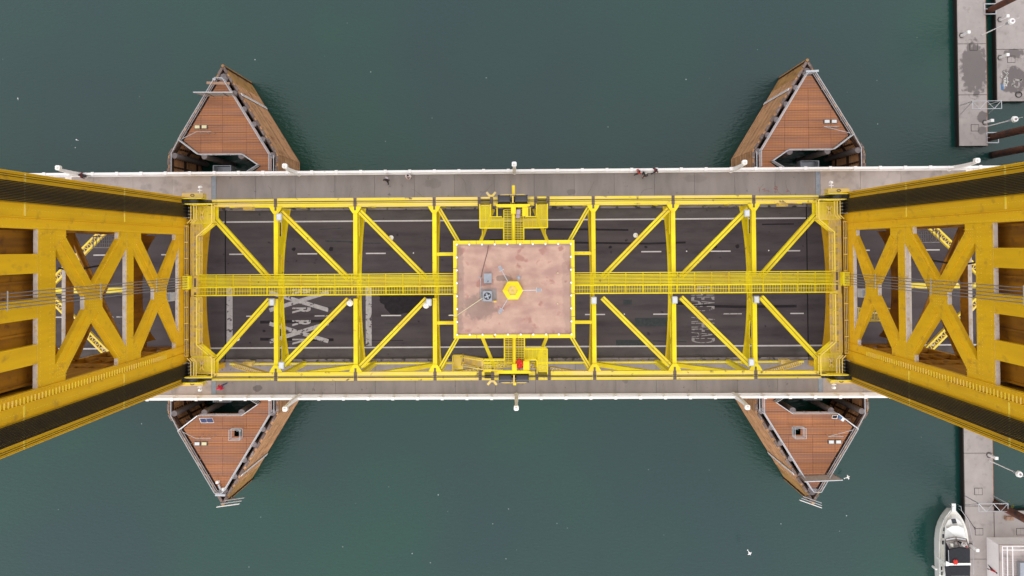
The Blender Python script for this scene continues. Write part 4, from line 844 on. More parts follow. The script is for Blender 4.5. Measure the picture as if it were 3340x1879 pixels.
# ================================================================= FENDERS ROUND THE PIERS
FZ = -2.3
def clip_poly(poly, ax, val, keep_hi):
    out = []
    for i in range(len(poly)):
        a, b = poly[i], poly[(i + 1) % len(poly)]; ia = (a[ax] >= val) == keep_hi or a[ax] == val; ib = (b[ax] >= val) == keep_hi or b[ax] == val
        if ia: out.append(a)
        if ia != ib:
            t_ = (val - a[ax]) / (b[ax] - a[ax]); out.append((a[0] + (b[0] - a[0]) * t_, a[1] + (b[1] - a[1]) * t_))
    return out
cap_me = MB().box(-.36, .36, -.13, .13, FZ + .002, FZ + .1).mesh('cap_block', M['timber_grey'])
def fender(sx, sy, side):
    t_ = thing('pier_fender', (sx * 32, sy * 17, WZ), 'brown timber fender island with pointed end and grated deck, %s of the bridge' % side, 'fender')
    def P(u, v, z=0): return Vector((sx * u, sy * v, z))
    walls = [((26.0, 0.6), (26.0, 14.15)), ((26.0, 14.15), (31.95, 23.9)), ((31.95, 23.9), (37.95, 14.05)), ((37.95, 14.05), (37.95, .6))]
    for wi, (a, b) in enumerate(walls):
        A, B = P(*a), P(*b); d = B - A; L_ = d.length; d.normalize(); n = int(L_ / .33)
        out = Vector((d.y, -d.x, 0))
        mid = (A + B) / 2; cen = P(32, 14)
        if out.dot(mid - cen) < 0: out = -out
        ang = math.atan2(d.y, d.x)
        if Vector((-math.sin(ang), math.cos(ang), 0)).dot(out) > 0: ang += math.pi
        skip = 2.1 if wi in (1, 2) else 0
        A2 = A + d * (skip if wi == 2 else 0); B2 = B - d * (skip if wi == 1 else 0)
        for k in range(15):
            z = FZ - .22 - k * .55; jo = random.uniform(-.012, .012)
            MB().bar(A2 + out * (.0 + jo) + Vector((0, 0, z)), B2 + out * (.0 + jo) + Vector((0, 0, z)), .15, .39).build('fender_plank', M['timber'], t_)
        MB().bar(A2 + Vector((0, 0, (FZ + WZ - .9) / 2)), B2 + Vector((0, 0, (FZ + WZ - .9) / 2)), .085, FZ - WZ + .3).build('gap_shade_sheet', M['gap'], t_)  # black sheet added between the planks to draw their gaps as dark shade
        if wi >= 2:
            for k in range(14):
                z = FZ - .3 - k * .5; MB().bar(A2 - out * .17 + Vector((0, 0, z)), B2 - out * .17 + Vector((0, 0, z)), .2, .07).build('inner_ledge', M['timber'], t_)
        npst = max(2, round(L_ / 1.12))
        for k in range(npst + 1):
            q = A + d * (L_ * k / npst)
            if abs(q.y) < 9.5: continue
            MB().bar(q - out * .17 + Vector((0, 0, WZ - .6)), q - out * .17 + Vector((0, 0, FZ - .05)), .2, .2, out).build('fender_post', M['dark_timber'], t_)
            if k < npst: inst('cap_block', cap_me, t_, q + d * .6 + out * (.02 if k % 2 else -.03), (0, 0, ang))
        # walers behind the planks and studs of the inner face
        for zz in (FZ - .4, FZ - 3.2, FZ - 6): MB().bar(A - out * .22 + Vector((0, 0, zz)), B - out * .22 + Vector((0, 0, zz)), .22, .3).build('waler', M['dark_timber'], t_)
        MB().bar(A - out * .12 + Vector((0, 0, FZ - .02)), B - out * .12 + Vector((0, 0, FZ - .02)), .1, .06).build('top_rail_timber', M['timber_grey'], t_)
    # sheet metal nose
    for a, b in (((31.95, 23.9), (30.85, 22.1)), ((31.95, 23.9), (33.06, 22.1))):
        A, B = P(*a), P(*b); MB().bar(A + Vector((0, 0, (FZ + WZ - .6) / 2)), B + Vector((0, 0, (FZ + WZ - .6) / 2)), .12, FZ - WZ + .6).build('nose_plate', M['sheet'], t_)
    MB().tube(P(31.95, 23.95, WZ - .5), P(31.95, 23.95, FZ + .1), .16, 10).build('nose_post', M['sheet'], t_)
    # timber piles
    for u, v, r_ in ((26.5, 14.05, .34), (27.57, 15.83, .3), (28.53, 17.5, .3), (29.6, 19.17, .3), (30.68, 20.95, .3), (31.94, 22.65, .5), (37.3, 14.1, .32), (34.0, 14.0, .32), (29.9, 14.0, .34)):
        MB().tube(P(u, v, WZ - .6), P(u, v, FZ + .05 if v < 22 else FZ - .1), r_, 14).build('timber_pile', M['pile'], t_)
    # deck panels
    main = [(26.62, 14.12), (31.6, 22.3), (32.4, 22.3), (36.3, 15.75), (34.3, 14.12)]
    w1 = [(26.6, 12.95), (26.6, 14.1), (29.45, 14.1), (27.8, 12.95)]; w2 = [(26.6, 12.2), (26.6, 12.93), (27.75, 12.93), (28.6, 12.2)]
    hole = sy < 0
    bands = [14.12, 15.45, 15.78, 16.62, 17.4, 18.5, 19.7, 20.9, 22.3]
    for poly in [main]:
        for v0, v1 in zip(bands, bands[1:]):
            pc = clip_poly(clip_poly(poly, 1, v0, True), 1, v1, False)
            cuts = [(-99, 99)]
            if hole and v0 == 15.78: cuts = [(-99, 29.85), (30.72, 99)]
            elif v1 < 19: cuts = [(-99, 29.4), (29.4, 32.0), (32.0, 34.4), (34.4, 99)]
            elif v1 < 21: cuts = [(-99, 32.0), (32.0, 99)]
            for c0, c1 in cuts:
                p2 = clip_poly(clip_poly(pc, 0, c0, True), 0, c1, False)
                if len(p2) < 3: continue
                g = .012; cx = sum(p[0] for p in p2) / len(p2); cy = sum(p[1] for p in p2) / len(p2)
                p2 = [(p[0] + (g if p[0] < cx else -g), p[1] + (g if p[1] < cy else -g)) for p in p2]
                MB().poly([P(p[0], p[1], FZ - .08) for p in p2], (0, 0, .08)).build('grating_panel', M['grate'], t_)
    for poly in (w1, w2): MB().poly([P(p[0], p[1], FZ - .08) for p in poly], (0, 0, .08)).build('grating_panel', M['grate'], t_)
    if not hole: pass
    for v in (15, 17, 19, 21):
        MB().bar(P(27.5 + (v - 15) * .55, v, FZ - .3), P(36.2 - (v - 15) * .55, v, FZ - .3), .25, .35).build('deck_joist', M['dark_timber'], t_)
    # railing
    outer = [(28.9, 12.2), (27.75, 12.9), (29.5, 14.1), (34.3, 14.1), (36.4, 15.7), (32.4, 22.4), (31.6, 22.4), (26.5, 14.0), (26.5, 12.3)]
    outer = [P(*p) for p in outer]
    mb = MB()
    for a, b in zip(outer, outer[1:]):
        L_ = (b - a).length; n = max(1, round(L_ / 1.8))
        for hh, r_ in ((1.1, .042), (.72, .025), (.36, .025)): mb.tube(a + Vector((0, 0, FZ + hh)), b + Vector((0, 0, FZ + hh)), r_, 6)
        for k in range(n + 1): q = a + (b - a) * k / n; mb.tube(q + Vector((0, 0, FZ)), q + Vector((0, 0, FZ + 1.1)), .03, 6)
    mb.build('railing', M['silver'], t_)
    mb = MB()
    for a, b in (((26.25, 12.3), (26.25, 14.0)), ((36.6, 16.0), (37.5, 14.3)), ((37.5, 14.3), (37.5, 10.5))):
        mb.tube(P(*a, FZ + .35), P(*b, FZ + .35), .05, 6)
    mb.build('pipe_rail', M['silver'], t_, kind='stuff')
    # white clearance gauge board on the inner-bank face
    A, B = P(26.0, 14.15), P(31.95, 23.9); d = (B - A).normalized(); out = Vector((d.y, -d.x, 0)); out = out if out.dot((A + B) / 2 - P(32, 14)) > 0 else -out
    q = P(30.0, 20.7) + out * .16
    gb = MB().bar(q + Vector((0, 0, WZ + .3)), q + Vector((0, 0, FZ + .1)), .34, .05, out).build('gauge_board', M['white'], t_)
    tk = MB()
    for k in range(24): z = WZ + .6 + k * .3; tk.bar(q + out * .03 + d * .02 + Vector((0, 0, z)), q + out * .03 + d * .02 + Vector((0, 0, z + .09)), .16, .01, out)
    tk.build('gauge_marks', M['bracket'], gb)
    # concrete pier under the bridge
    if sy > 0:
        p_ = tag(MB().box(*sorted((sx * 29.6, sx * 36.6)), -10.2, 10.2, WZ - 2, -6.0).build('tower_pier', M['concrete']), 'concrete pier under the %s tower, mostly hidden by the deck' % ('left' if sx < 0 else 'right'), 'pier')
    return t_
for sx, sy, l_ in ((-1, 1, 'upper left'), (1, 1, 'upper right'), (-1, -1, 'lower left'), (1, -1, 'lower right')):
    fender(sx, sy, l_)
    P = lambda u, v, z=0: Vector((sx * u, sy * v, z))
    lowest = 'lowest' 
    # twin floodlights
    c = P(33.75, 17.0, FZ + 1.2)
    t_ = thing('fender_floodlights', (c.x, c.y, FZ), 'twin square floodlights on a pipe frame on the %s fender deck' % l_, 'floodlight', 'twin floodlights on the fender decks')
    for k, dx in enumerate((-.38, .38)):
        MB().box(c.x + dx - .32, c.x + dx + .32, c.y - .22, c.y + .22, c.z, c.z + .22).build('housing', M['bracket'], t_)
        MB().box(c.x + dx - .25, c.x + dx + .25, c.y - .16, c.y + .16, c.z + .222, c.z + .25).build('lens', M['glass_yellow' if (sx < 0 and (sy > 0 or k)) else 'glass'], t_)
    for dx in (-.35, .35, .95): MB().tube((c.x + dx, c.y - sy * .5, FZ), (c.x + dx, c.y - sy * .5, c.z), .03, 6).build('support', M['silver'], t_)
    MB().tube((c.x - .6, c.y - sy * .5, c.z), (c.x + 1.0, c.y - sy * .5, c.z), .03, 6).tube((c.x - .6 * 1, c.y - sy * .5, c.z), P(35.9, 15.8, FZ + 1.1), .03, 6).build('pipe_frame', M['silver'], t_)
    # platform below the deck edge
    tag(MB().box(*sorted((sx * 31.6, sx * 33.6)), *sorted((sy * 11.2, sy * 13.1)), -4.6, -4.4).box(*sorted((sx * 31.55, sx * 31.62)), *sorted((sy * 11.2, sy * 13.15)), -4.4, -3.4).box(*sorted((sx * 33.5, sx * 33.57)), *sorted((sy * 11.2, sy * 13.15)), -4.4, -3.4).box(*sorted((sx * 31.63, sx * 33.49)), *sorted((sy * 13.08, sy * 13.14)), -3.5, -3.4).build('inspection_platform', M['grey']), 'grey inspection platform in the dark gap of the %s fender' % l_, 'platform')
def board(a, b, h, m, label, name='sign_board', tilt=0.25, frame=True):
    a = Vector(a); b = Vector(b); d = (b - a).normalized(); n = Vector((-d.y, d.x, 0)); u = (Vector((0, 0, 1)) + n * tilt).normalized()
    t_ = thing(name, a, label, 'sign')
    MB().add([a, b, b + u * h, a + u * h, a + n * .04, b + n * .04, b + u * h + n * .04, a + u * h + n * .04], [(0, 1, 2, 3), (7, 6, 5, 4), (0, 4, 5, 1), (1, 5, 6, 2), (2, 6, 7, 3), (3, 7, 4, 0)]).build('panel', M[m], t_)
    if frame:
        MB().bar(a, b, .06, .06).bar(a + u * h, b + u * h, .06, .06).bar(a, a + u * h, .06, .06).bar(b, b + u * h, .06, .06).build('frame', M['timber_grey'], t_)
        for f_ in (.34, .72): MB().bar(a + (b - a) * f_ - n * .03, a + (b - a) * f_ + u * h - n * .03, .05, .05).build('batten', M['bracket'], t_)
    return t_
A_ = crop(500, 180, 3.15); D_ = crop(2350, 1230, 3.149); C_ = crop(500, 1230, 3.15)
a = A_(550, 285, -1.4); b = A_(785, 292, -1.4); t_ = thing('plank_board', a, 'single long brown plank across the tip of the upper left fender', 'board'); MB().bar(a, b, .28, .12).build('plank', M['board'], t_); MB().tube((a.x + .9, a.y, FZ), (a.x + .9, a.y, -1.45), .05, 6).tube((b.x - .5, b.y, FZ), (b.x - .5, b.y, -1.45), .05, 6).build('stand', M['silver'], t_)

pq = [A_(530, 420, -2.0), A_(850, 418, -2.0), A_(815, 381, -0.7), A_(410, 381, -0.7)]
t_ = thing('sign_board', pq[0], 'framed grey sign panel leaning across the upper left fender deck', 'sign')
n_ = (pq[1] - pq[0]).cross(pq[3] - pq[0]).normalized() * .05
MB().poly(pq, n_).build('panel', M['panelgrey'], t_)
for i_ in range(4): MB().bar(pq[i_], pq[(i_ + 1) % 4], .09, .09).build('frame_bar', M['silver' if i_ == 2 else 'timber_grey'], t_)
for f_ in (.3, .75): MB().bar(pq[0].lerp(pq[1], f_) + n_ * 1.4, pq[3].lerp(pq[2], f_) + n_ * 1.4, .07, .07).build('batten', M['bracket'], t_)
for i_ in (0, 1): MB().bar(pq[i_].lerp(pq[1 - i_], .3), (pq[i_].lerp(pq[1 - i_], .3).x, pq[i_].lerp(pq[1 - i_], .3).y, FZ - .1), .07, .07).build('leg', M['silver'], t_)

pq = [D_(800, 1018, -2.0), D_(1165, 1000, -2.0), D_(1255, 1058, -0.6), D_(865, 1075, -0.6)]
t_ = thing('sign_board', pq[0], 'framed brown-grey sign panel across the lower right fender deck', 'sign')
n_ = (pq[1] - pq[0]).cross(pq[3] - pq[0]).normalized() * .05
MB().poly(pq, n_).build('panel', M['panelgrey'], t_)
for i_ in range(4): MB().bar(pq[i_], pq[(i_ + 1) % 4], .09, .09).build('frame_bar', M['silver' if i_ == 2 else 'timber_grey'], t_)
for f_ in (.3, .75): MB().bar(pq[0].lerp(pq[1], f_) + n_ * 1.4, pq[3].lerp(pq[2], f_) + n_ * 1.4, .07, .07).build('batten', M['bracket'], t_)
for i_ in (0, 1): MB().bar(pq[i_].lerp(pq[1 - i_], .3), (pq[i_].lerp(pq[1 - i_], .3).x, pq[i_].lerp(pq[1 - i_], .3).y, FZ - .1), .07, .07).build('leg', M['silver'], t_)
for i, (a, b, l_) in enumerate(((C_(652, 1334, -1.2), C_(885, 1302, -1.2), 'lower left'), (D_(812, 1262, -1.2), D_(1038, 1342, -1.2), 'lower right'))):
    t_ = thing('tip_marker_board', a, 'white edged marker boards seen edge on at the tip of the %s fender' % l_, 'sign')
    d = (b - a).normalized(); n = Vector((-d.y, d.x, 0))
    for k in range(3): MB().bar(a + n * .16 * k + d * .3 * k - Vector((0, 0, .4 * k)), b + n * .16 * k + d * .12 * k - Vector((0, 0, .4 * k)), .05, .22).build('slat', M['silver' if k else 'white'], t_)
    MB().bar((a + b) / 2 - Vector((0, 0, 2)), (a + b) / 2 + n * .5 - Vector((0, 0, 1)), .1, .1).build('stay', M['bracket'], t_)
for i, (a, b, l_) in enumerate(((A_(610, 245, -1.6), A_(640, 250, -1.6), 'upper left'), (crop(2350, 170, 3.0836)(860, 195, -2.0), crop(2350, 170, 3.0836)(988, 188, -2.0), 'upper right'), (C_(635, 1212, -2.0), C_(740, 1215, -2.0), 'lower left'))):
    tag(MB().bar(a, b, .22, .04).bar(a - Vector((0, 0, .05)), a - Vector((0, 0, .3)), .04, .04).build('edge_plate', M['silver']), 'thin grey metal plate jutting at the tip of the %s fender' % l_, 'plate')
# solar panels
q = C_(546, 443, -1.1); t_ = thing('solar_panel', (q.x, q.y, FZ), 'blue two-cell solar panel with white frame on the lower left fender', 'solar panel')
MB().poly([C_(470, 422, -1.15), C_(608, 420, -1.15), C_(626, 470, -1.0), C_(492, 472, -1.0)], (0, 0, .03)).build('frame', M['white'], t_)
MB().poly([C_(477, 427, -1.11), C_(537, 426, -1.11), C_(553, 466, -.96), C_(496, 467, -.96)], (0, 0, .02)).build('cell', M['solar'], t_); MB().poly([C_(542, 426, -1.11), C_(604, 424, -1.11), C_(619, 465, -.96), C_(559, 466, -.96)], (0, 0, .02)).build('cell', M['solar'], t_)
MB().tube((q.x, q.y, FZ), (q.x, q.y, -1.16), .04, 6).build('stand', M['silver'], t_)
q = D_(1172, 410, -1.1); t_ = thing('small_solar_panel', (q.x, q.y, FZ), 'small dark solar panel beside a blue and white box on the lower right fender', 'solar panel')
MB().poly([D_(1150, 392, -1.1), D_(1208, 390, -1.1), D_(1196, 430, -1.1), D_(1142, 425, -1.1)], (0, 0, .03)).build('frame', M['white'], t_); MB().poly([D_(1155, 397, -1.065), D_(1202, 395, -1.065), D_(1192, 425, -1.065), D_(1148, 421, -1.065)], (0, 0, .02)).build('cell', M['navy'], t_); MB().tube((q.x, q.y, FZ), (q.x, q.y, -1.12), .04, 6).build('stand', M['silver'], t_)
t_ = thing('blue_white_box', D_(1235, 425, FZ), 'blue and white equipment box by the railing of the lower right fender', 'box')
a, b = D_(1205, 400, FZ + .3), D_(1258, 440, FZ + .3); MB().bar(a, a + (b - a) * .55, .3, .5).build('blue_half', M['blue'], t_); MB().bar(a + (b - a) * .56, b, .32, .5).build('white_half', M['white_plain'], t_)
# hatch frames on the southern fenders
for sx, side in ((-1, 'left'), (1, 'right')):
    t_ = thing('deck_hatch_guard', (sx * 30.28, -16.2, FZ), 'square pipe guard around the open ladder hatch of the lower %s fender' % side, 'guard rail')
    mb = MB(); c = [(sx * 29.7, -15.65), (sx * 30.87, -15.65), (sx * 30.87, -16.75), (sx * 29.7, -16.75), (sx * 29.7, -15.65)]
    for h in (.35, .72, 1.1):
        for a, b in zip(c, c[1:]): mb.tube((a[0], a[1], FZ + h), (b[0], b[1], FZ + h), .03, 6)
    for a in c[:4]: mb.tube((a[0], a[1], FZ), (a[0], a[1], FZ + 1.1), .03, 6)
    mb.build('pipe_guard', M['silver'], t_)
    ld = MB()
    for k in range(12): ld.bar((sx * 30.1, -16.0, FZ - .3 - k * .35), (sx * 30.45, -16.15, FZ - .3 - k * .35), .04, .04)
    for dx in (30.1, 30.45): ld.bar((sx * dx, -16.08, FZ), (sx * dx, -16.08, FZ - 4.6), .05, .05)
    ld.build('ladder', M['silver'], t_)
for u_, v_ in ((660, 1078), (722, 1150)):
    q = C_(u_, v_, FZ + .2); tag(MB().box(q.x - .15, q.x + .15, q.y - .14, q.y + .14, FZ, FZ + .35).box(q.x - .1, q.x + .1, q.y - .1, q.y + .1, FZ + .352, FZ + .42).build('white_box', M['white_plain']), 'small white box near the tip of the lower left fender, the %s one' % ('left' if u_ < 700 else 'right'), 'box', 'white boxes at the fender tip')
q = C_(682, 1130, FZ + .2); tag(MB().tube((q.x - .12, q.y + .28, FZ + .2), (q.x + .12, q.y - .28, FZ + .2), .12, 10).build('grey_cylinder', M['silver']), 'grey cylinder tank lying between two white boxes on the lower left fender', 'tank')

# ================================================================= DOCKS, right
DZ = -9.2
def dock(name, x0, x1, y0, y1, label, cells=()):
    t_ = thing(name, ((x0 + x1) / 2, (y0 + y1) / 2, DZ), label, 'dock')
    n = max(1, round((y1 - y0) / 6.1)); L_ = (y1 - y0) / n
    for i in range(n):
        MB().box(x0 + .02, x1 - .02, y0 + i * L_ + .03, y0 + (i + 1) * L_ - .03, DZ - .12, DZ).build('deck_slab', M['dock'], t_)
    MB().box(x0, x1, y0, y1, WZ - .3, DZ - .122).build('float', M['dock_side'], t_)
    for x in (x0 - .09, x1 - .01): MB().box(x, x + .1, y0, y1, DZ - .4, DZ - .06).build('edge_timber', M['orange'] if x > x0 + 1 else M['black'], t_)  # left edge black: shadow and reflection painted on
    for (cx, cy) in cells:
        h = MB().box(cx - .42, cx - .01, cy - .36, cy + .36, DZ + .003, DZ + .02).box(cx + .01, cx + .42, cy - .36, cy + .36, DZ + .003, DZ + .02).build('access_lid', M['dock'], t_)
        MB().box(cx - .47, cx + .47, cy - .41, cy + .41, DZ + .0005, DZ + .006).build('lid_frame', M['gap'], h)
    return t_
dock('floating_dock', 52.65, 55.98, 15.45, 64, 'long pale concrete floating dock at the upper right with a dark wet patch', [(54.5, 27.2), (54.5, 17.6)])
dock('floating_dock', 57.2, 60.75, 20.7, 64, 'second concrete floating dock at the upper right corner with chalk graffiti', [(58.9, 25.7)])
dock('floating_dock', 52.6, 55.95, -64, 4, 'pale concrete floating dock at the lower right beside the white boat', [(54.2, -25.2), (54.2, -29.9)])
dock('wide_dock', 56.0, 74, -64, -27.45, 'wide concrete dock platform in the lower right corner', [(59.0, -29.9)])
dock('far_dock', 60.8, 74, 24, 64, 'concrete dock platform at the right frame edge, top corner', [])
E_ = crop(3000, 0, 2.415); F_ = crop(3000, 1380, 2.904)
def vpile(u, v, top, label):
    q = E_(u, v, WZ) if v < 5000 else None
    return q
for (q, r_, top, l_) in ((E_(556, 78, DZ), .36, -1.0, 'topmost, between the two docks'), (E_(575, 1078, DZ), .42, 0.5, 'at the end of the upper dock'), (E_(570, 1222, WZ), .40, 2.5, 'alone in the water below the upper dock'), (F_(722, 762, DZ), .42, 1.5, 'beside the lower dock')):
    t_ = thing('steel_pile', (q.x, q.y, WZ), 'rusty brown steel guide pile, ' + l_, 'pile')
    MB().tube((q.x, q.y, WZ - 1), (q.x, q.y, top + 8), r_, 20).build('pipe', M['rust'], t_, smooth=True)
    MB().tube((q.x, q.y, WZ - .5), (q.x, q.y, WZ + .5), r_ + .015, 20).build('wet_band', M['black'], t_)
for (q, l_) in ((E_(556, 72, DZ), 'top'), (E_(575, 1085, DZ), 'upper')):
    t_ = thing('pile_collar', (q.x, q.y, DZ), 'grey steel collar frame round the %s dock pile' % l_, 'frame')
    mb = MB(); c = [(-.75, -.6), (.6, -.6), (.6, .6), (-.75, .6), (-.75, -.6)]
    for a, b in zip(c, c[1:]): mb.bar((q.x + a[0], q.y + a[1], DZ + .05), (q.x + b[0], q.y + b[1], DZ + .05), .1, .1)
    mb.bar((q.x - .75, q.y, DZ + .05), (q.x - .35, q.y, DZ + .05), .08, .08); mb.build('collar', M['silver'], t_)
def dock_lamp(b, h, label):
    t_ = thing('dock_lamp', (b.x, b.y, DZ), label, 'lamp post', 'white globe lamps on the docks')
    MB().tube((b.x, b.y, DZ), (b.x, b.y, DZ + h), .07, 8, .05).build('pole', M['white'], t_)
    MB().tube((b.x, b.y, DZ + h - .25), (b.x, b.y, DZ + h), .36, 18, .3).build('shade', M['white_plain'], t_); MB().tube((b.x, b.y, DZ + h + .002), (b.x, b.y, DZ + h + .2), .14, 12, .06).build('shade_cap', M['mauve'], t_)
    MB().tube((b.x, b.y, DZ + h + .2), (b.x, b.y, DZ + h + 1.0), .03, 6).build('finial', M['white'], t_); MB().box(b.x - .1, b.x + .1, b.y - .12, b.y + .12, DZ + h - 1.0, DZ + h - .6).build('camera_box', M['silver'], t_)
for b, l_ in ((E_(492, 275, DZ), 'topmost, on the upper dock'), (E_(515, 1000, DZ), 'near the end of the upper dock'), (F_(657, 355, DZ), 'on the lower dock'), (E_(800, 455, DZ), 'at the right frame edge of the second dock')): dock_lamp(b, 5.0, 'white lamp post with round shade, ' + l_)
def pedestal(q, l_, hose=True):
    t_ = thing('dock_pedestal', (q.x, q.y, DZ), 'white power pedestal on the dock, ' + l_, 'power pedestal', 'white power pedestals on the docks')
    MB().box(q.x - .13, q.x + .13, q.y - .13, q.y + .13, DZ, DZ + 1.15).build('body', M['white'], t_); MB().box(q.x - .17, q.x + .17, q.y - .17, q.y + .17, DZ + 1.152, DZ + 1.35).build('head', M['white_plain'], t_)
    mb = MB(); p = [Vector((q.x + .3 * math.cos(R(60 * k)), q.y + .32 * math.sin(R(60 * k)), DZ + .04)) for k in range(6)]
    for a, b in zip(p, p[1:]): mb.tube(a, b, .035, 6)
    if hose: mb.build('coiled_hose', M['black_metal'], t_)
for q, l_ in ((E_(330, 280, DZ), 'left edge of the upper dock'), (E_(512, 965, DZ), 'by the round wet stain'), (E_(632, 455, DZ), 'second dock beside the chalk graffiti'), (E_(632, 155, DZ), 'second dock near the frame top'), (F_(655, 302, DZ), 'lower dock by the lamp'), (F_(478, 1160, DZ), 'beside the cockpit of the boat')): pedestal(q, l_)
def gantry(a, b, h, label):
    t_ = thing('dock_gantry', a, label, 'gantry'); a = Vector(a); b = Vector(b); U = Vector((0, 0, h)); d = (b - a).normalized(); n = Vector((-d.y, d.x, 0)) * .9
    MB().tube(a, a + U, .05, 6).build('upright', M['silver'], t_); MB().tube(b, b + U, .05, 6).build('upright', M['silver'], t_)
    mb = MB().tube(a + U, b + U, .045, 6).tube(a + U - n, b + U - n, .045, 6).tube(a + U, a + U - n, .04, 6).tube(b + U, b + U - n, .04, 6)
    for k in range(4): mb.tube(a + U + (b - a) * k / 4 - n * (k % 2), a + U + (b - a) * (k + 1) / 4 - n * ((k + 1) % 2), .03, 6)
    mb.build('top_truss', M['silver'], t_); MB().tube(a - n * 1.2, a + U, .04, 6).tube(b - n * 1.2, b + U, .04, 6).build('brace', M['silver'], t_)
gantry(E_(318, 830, DZ), E_(540, 825, DZ), 2.2, 'thin grey pipe gantry across the end of the upper dock')
gantry(F_(428, 690, DZ), F_(697, 690, DZ), 2.4, 'thin grey pipe gantry across the lower dock beside the pile')
# chalk drawings on the second dock
def chalk(pts, m, wd, label=None):
    mb = MB()
    for a, b in zip(pts, pts[1:]): mb.bar(E_(a[0], a[1], DZ + .006), E_(b[0], b[1], DZ + .006), wd, .004)
    o = mb.build('chalk_drawing', M[m]); o['kind'] = 'structure'
for p in ([(640, 575), (650, 590)], [(650, 575), (640, 590)], [(640, 600), (650, 613)], [(650, 600), (640, 613)], [(660, 560), (676, 575), (690, 590), (682, 600), (672, 612), (662, 622), (664, 640), (660, 660), (656, 680)], [(690, 570), (698, 580), (690, 588), (682, 578), (690, 570)]): chalk(p, 'chalk', .05)
for txt, u_, v_, sy_, ln in (('nuz', 676, 650, 1.0, .35), ('nuh', 690, 632, .8, .35)): letters(txt, *E_(u_, v_, DZ).to_2d(), sy_, ln, 'chalk', DZ + .012, rot=-90, name='chalk_letters')
o = MB().poly([E_(a, b, DZ + .003) for a, b in ((640, 660), (662, 668), (658, 712), (640, 708))], (0, 0, .004)).build('blue_paint_patch', M['blue']); o['kind'] = 'structure'
chalk([(740, 625), (790, 635), (802, 622), (800, 640), (785, 645), (780, 680), (765, 690), (740, 675), (728, 680), (732, 660), (745, 655), (740, 625)], 'panelgrey', .22)
hose = [E_(780 + 25 * math.cos(k * .7), 745 + 22 * math.sin(k * .7), DZ + .05) for k in range(14)]
cable(hose, .05, 'black_metal', 'coiled dark hose on the second dock at the right edge', 'hose', 'coiled_hose')
crumple('weed_mat', (F_(860, 790, WZ)[0], F_(860, 790, WZ)[1], WZ - .12), 1.1, .12, 'algae', 'green weed mat floating beside the lower dock pile', 'weed', 6)
cable([F_(437, 872, DZ + .1), F_(480, 935, DZ + .05), F_(515, 990, DZ + .03), F_(525, 985, DZ + .03), F_(520, 1008, DZ + .03)], .03, 'black_metal', 'mooring line from the boat bow to the dock', 'rope', 'mooring_line')
R7 = crop(2400, 520, 2.740)
for pts_ in ([(205, 250), (212, 265), (208, 285)], [(235, 270), (262, 262), (250, 285), (290, 275), (298, 290)], [(345, 242), (372, 245), (362, 262), (340, 258), (358, 272), (375, 268)], [(340, 285), (350, 296), (368, 290)], [(455, 270), (470, 285), (448, 290)]):
    mb = MB()
    for a_, b_ in zip(pts_, pts_[1:]): mb.bar(R7(a_[0], a_[1], .206), R7(b_[0], b_[1], .206), .07, .004)
    o = mb.build('red_chalk_scribble', M['redchalk']); o['kind'] = 'structure'
# hut with ribbed roof in the corner
t_ = thing('dock_hut', F_(880, 1300, DZ), 'white hut with ribbed roof and railing in the bottom right corner', 'hut')
a = F_(752, 1150, DZ + 2.4); x0, y1 = a.x, a.y
MB().box(x0 + .2, x0 + 6, y1 - 6, y1 - .2, DZ, DZ + 2.3).build('wall', M['white'], t_)
MB().box(x0, x0 + 6.2, y1 - 6.2, y1, DZ + 2.302, DZ + 2.45).build('roof', M['walk_light'], t_)
for k in range(24): MB().box(x0 + .6, x0 + 6, y1 - 1.4 - k * .2, y1 - 1.3 - k * .2, DZ + 2.452, DZ + 2.5).build('roof_rib', M['walk_light'], t_)
for dx in (0, .55, 1.15): MB().tube((x0 + dx, y1, DZ + 2.9), (x0 + dx, y1 - 6, DZ + 2.9), .05, 6).build('roof_rail', M['white'], t_)
for dy in (0, .4): MB().tube((x0, y1 - dy, DZ + 2.9), (x0 + 6, y1 - dy, DZ + 2.9), .05, 6).build('roof_rail', M['white'], t_)
for k in range(8): MB().bar((x0, y1 - .6 * k, DZ + 2.9), (x0 + .5, y1 - .6 * k - .2, DZ + 2.9), .03, .03).build('roof_rail_bar', M['silver'], t_)
MB().box(x0 + 1.9, x0 + 3.0, y1 - 5.0, y1 - 1.8, DZ + 2.5, DZ + 3.0).build('skylight', M['grey'], t_)
q = F_(830, 893, DZ); tag(MB().box(q.x - .4, q.x + .4, q.y - .2, q.y + .2, DZ, DZ + .45).tube((q.x + .15, q.y, DZ + .452), (q.x + .15, q.y, DZ + .5), .12, 10).build('orange_crate', M['board']), 'small orange-brown crate on the wide dock below the pile', 'crate')

# ================================================================= BOAT
bc = F_(320, 755, -8.9); BX, BY = 50.95, bc.y
boat = thing('motor_yacht', (BX, BY - 6, WZ), 'white motor yacht with navy cockpit canvas moored at the lower right dock', 'boat')
def hull_ring(t, z, k):
    # half breadth along the length, t metres from the bow
    b = 1.74 * (1 - (1 - min(t / 5.2, 1)) ** 3.4) if t < 5.2 else 1.74 - .012 * (t - 5.2)
    return b * k
ts = [0.02, .35, .9, 1.6, 2.5, 3.6, 5.2, 7, 9, 11, 13.5]
def ring_pts(z, k, off=0): 
    L_ = [(BX - hull_ring(t, z, k), BY - .55 - off - t, z) for t in ts]; Rr = [(BX + hull_ring(t, z, k), BY - .55 - off - t, z) for t in reversed(ts)]; return L_ + Rr
MB().loft([ring_pts(WZ - .5, .8, .7), ring_pts(WZ + .2, .92, .35), ring_pts(-8.75, 1.0, 0)]).build('hull', M['boatwhite'], boat)
MB().loft([ring_pts(-8.748, .965, .1), ring_pts(-8.70, .95, .12)]).build('side_deck', M['boatcream'], boat)
G_ = crop(3040, 1600, 5.195)
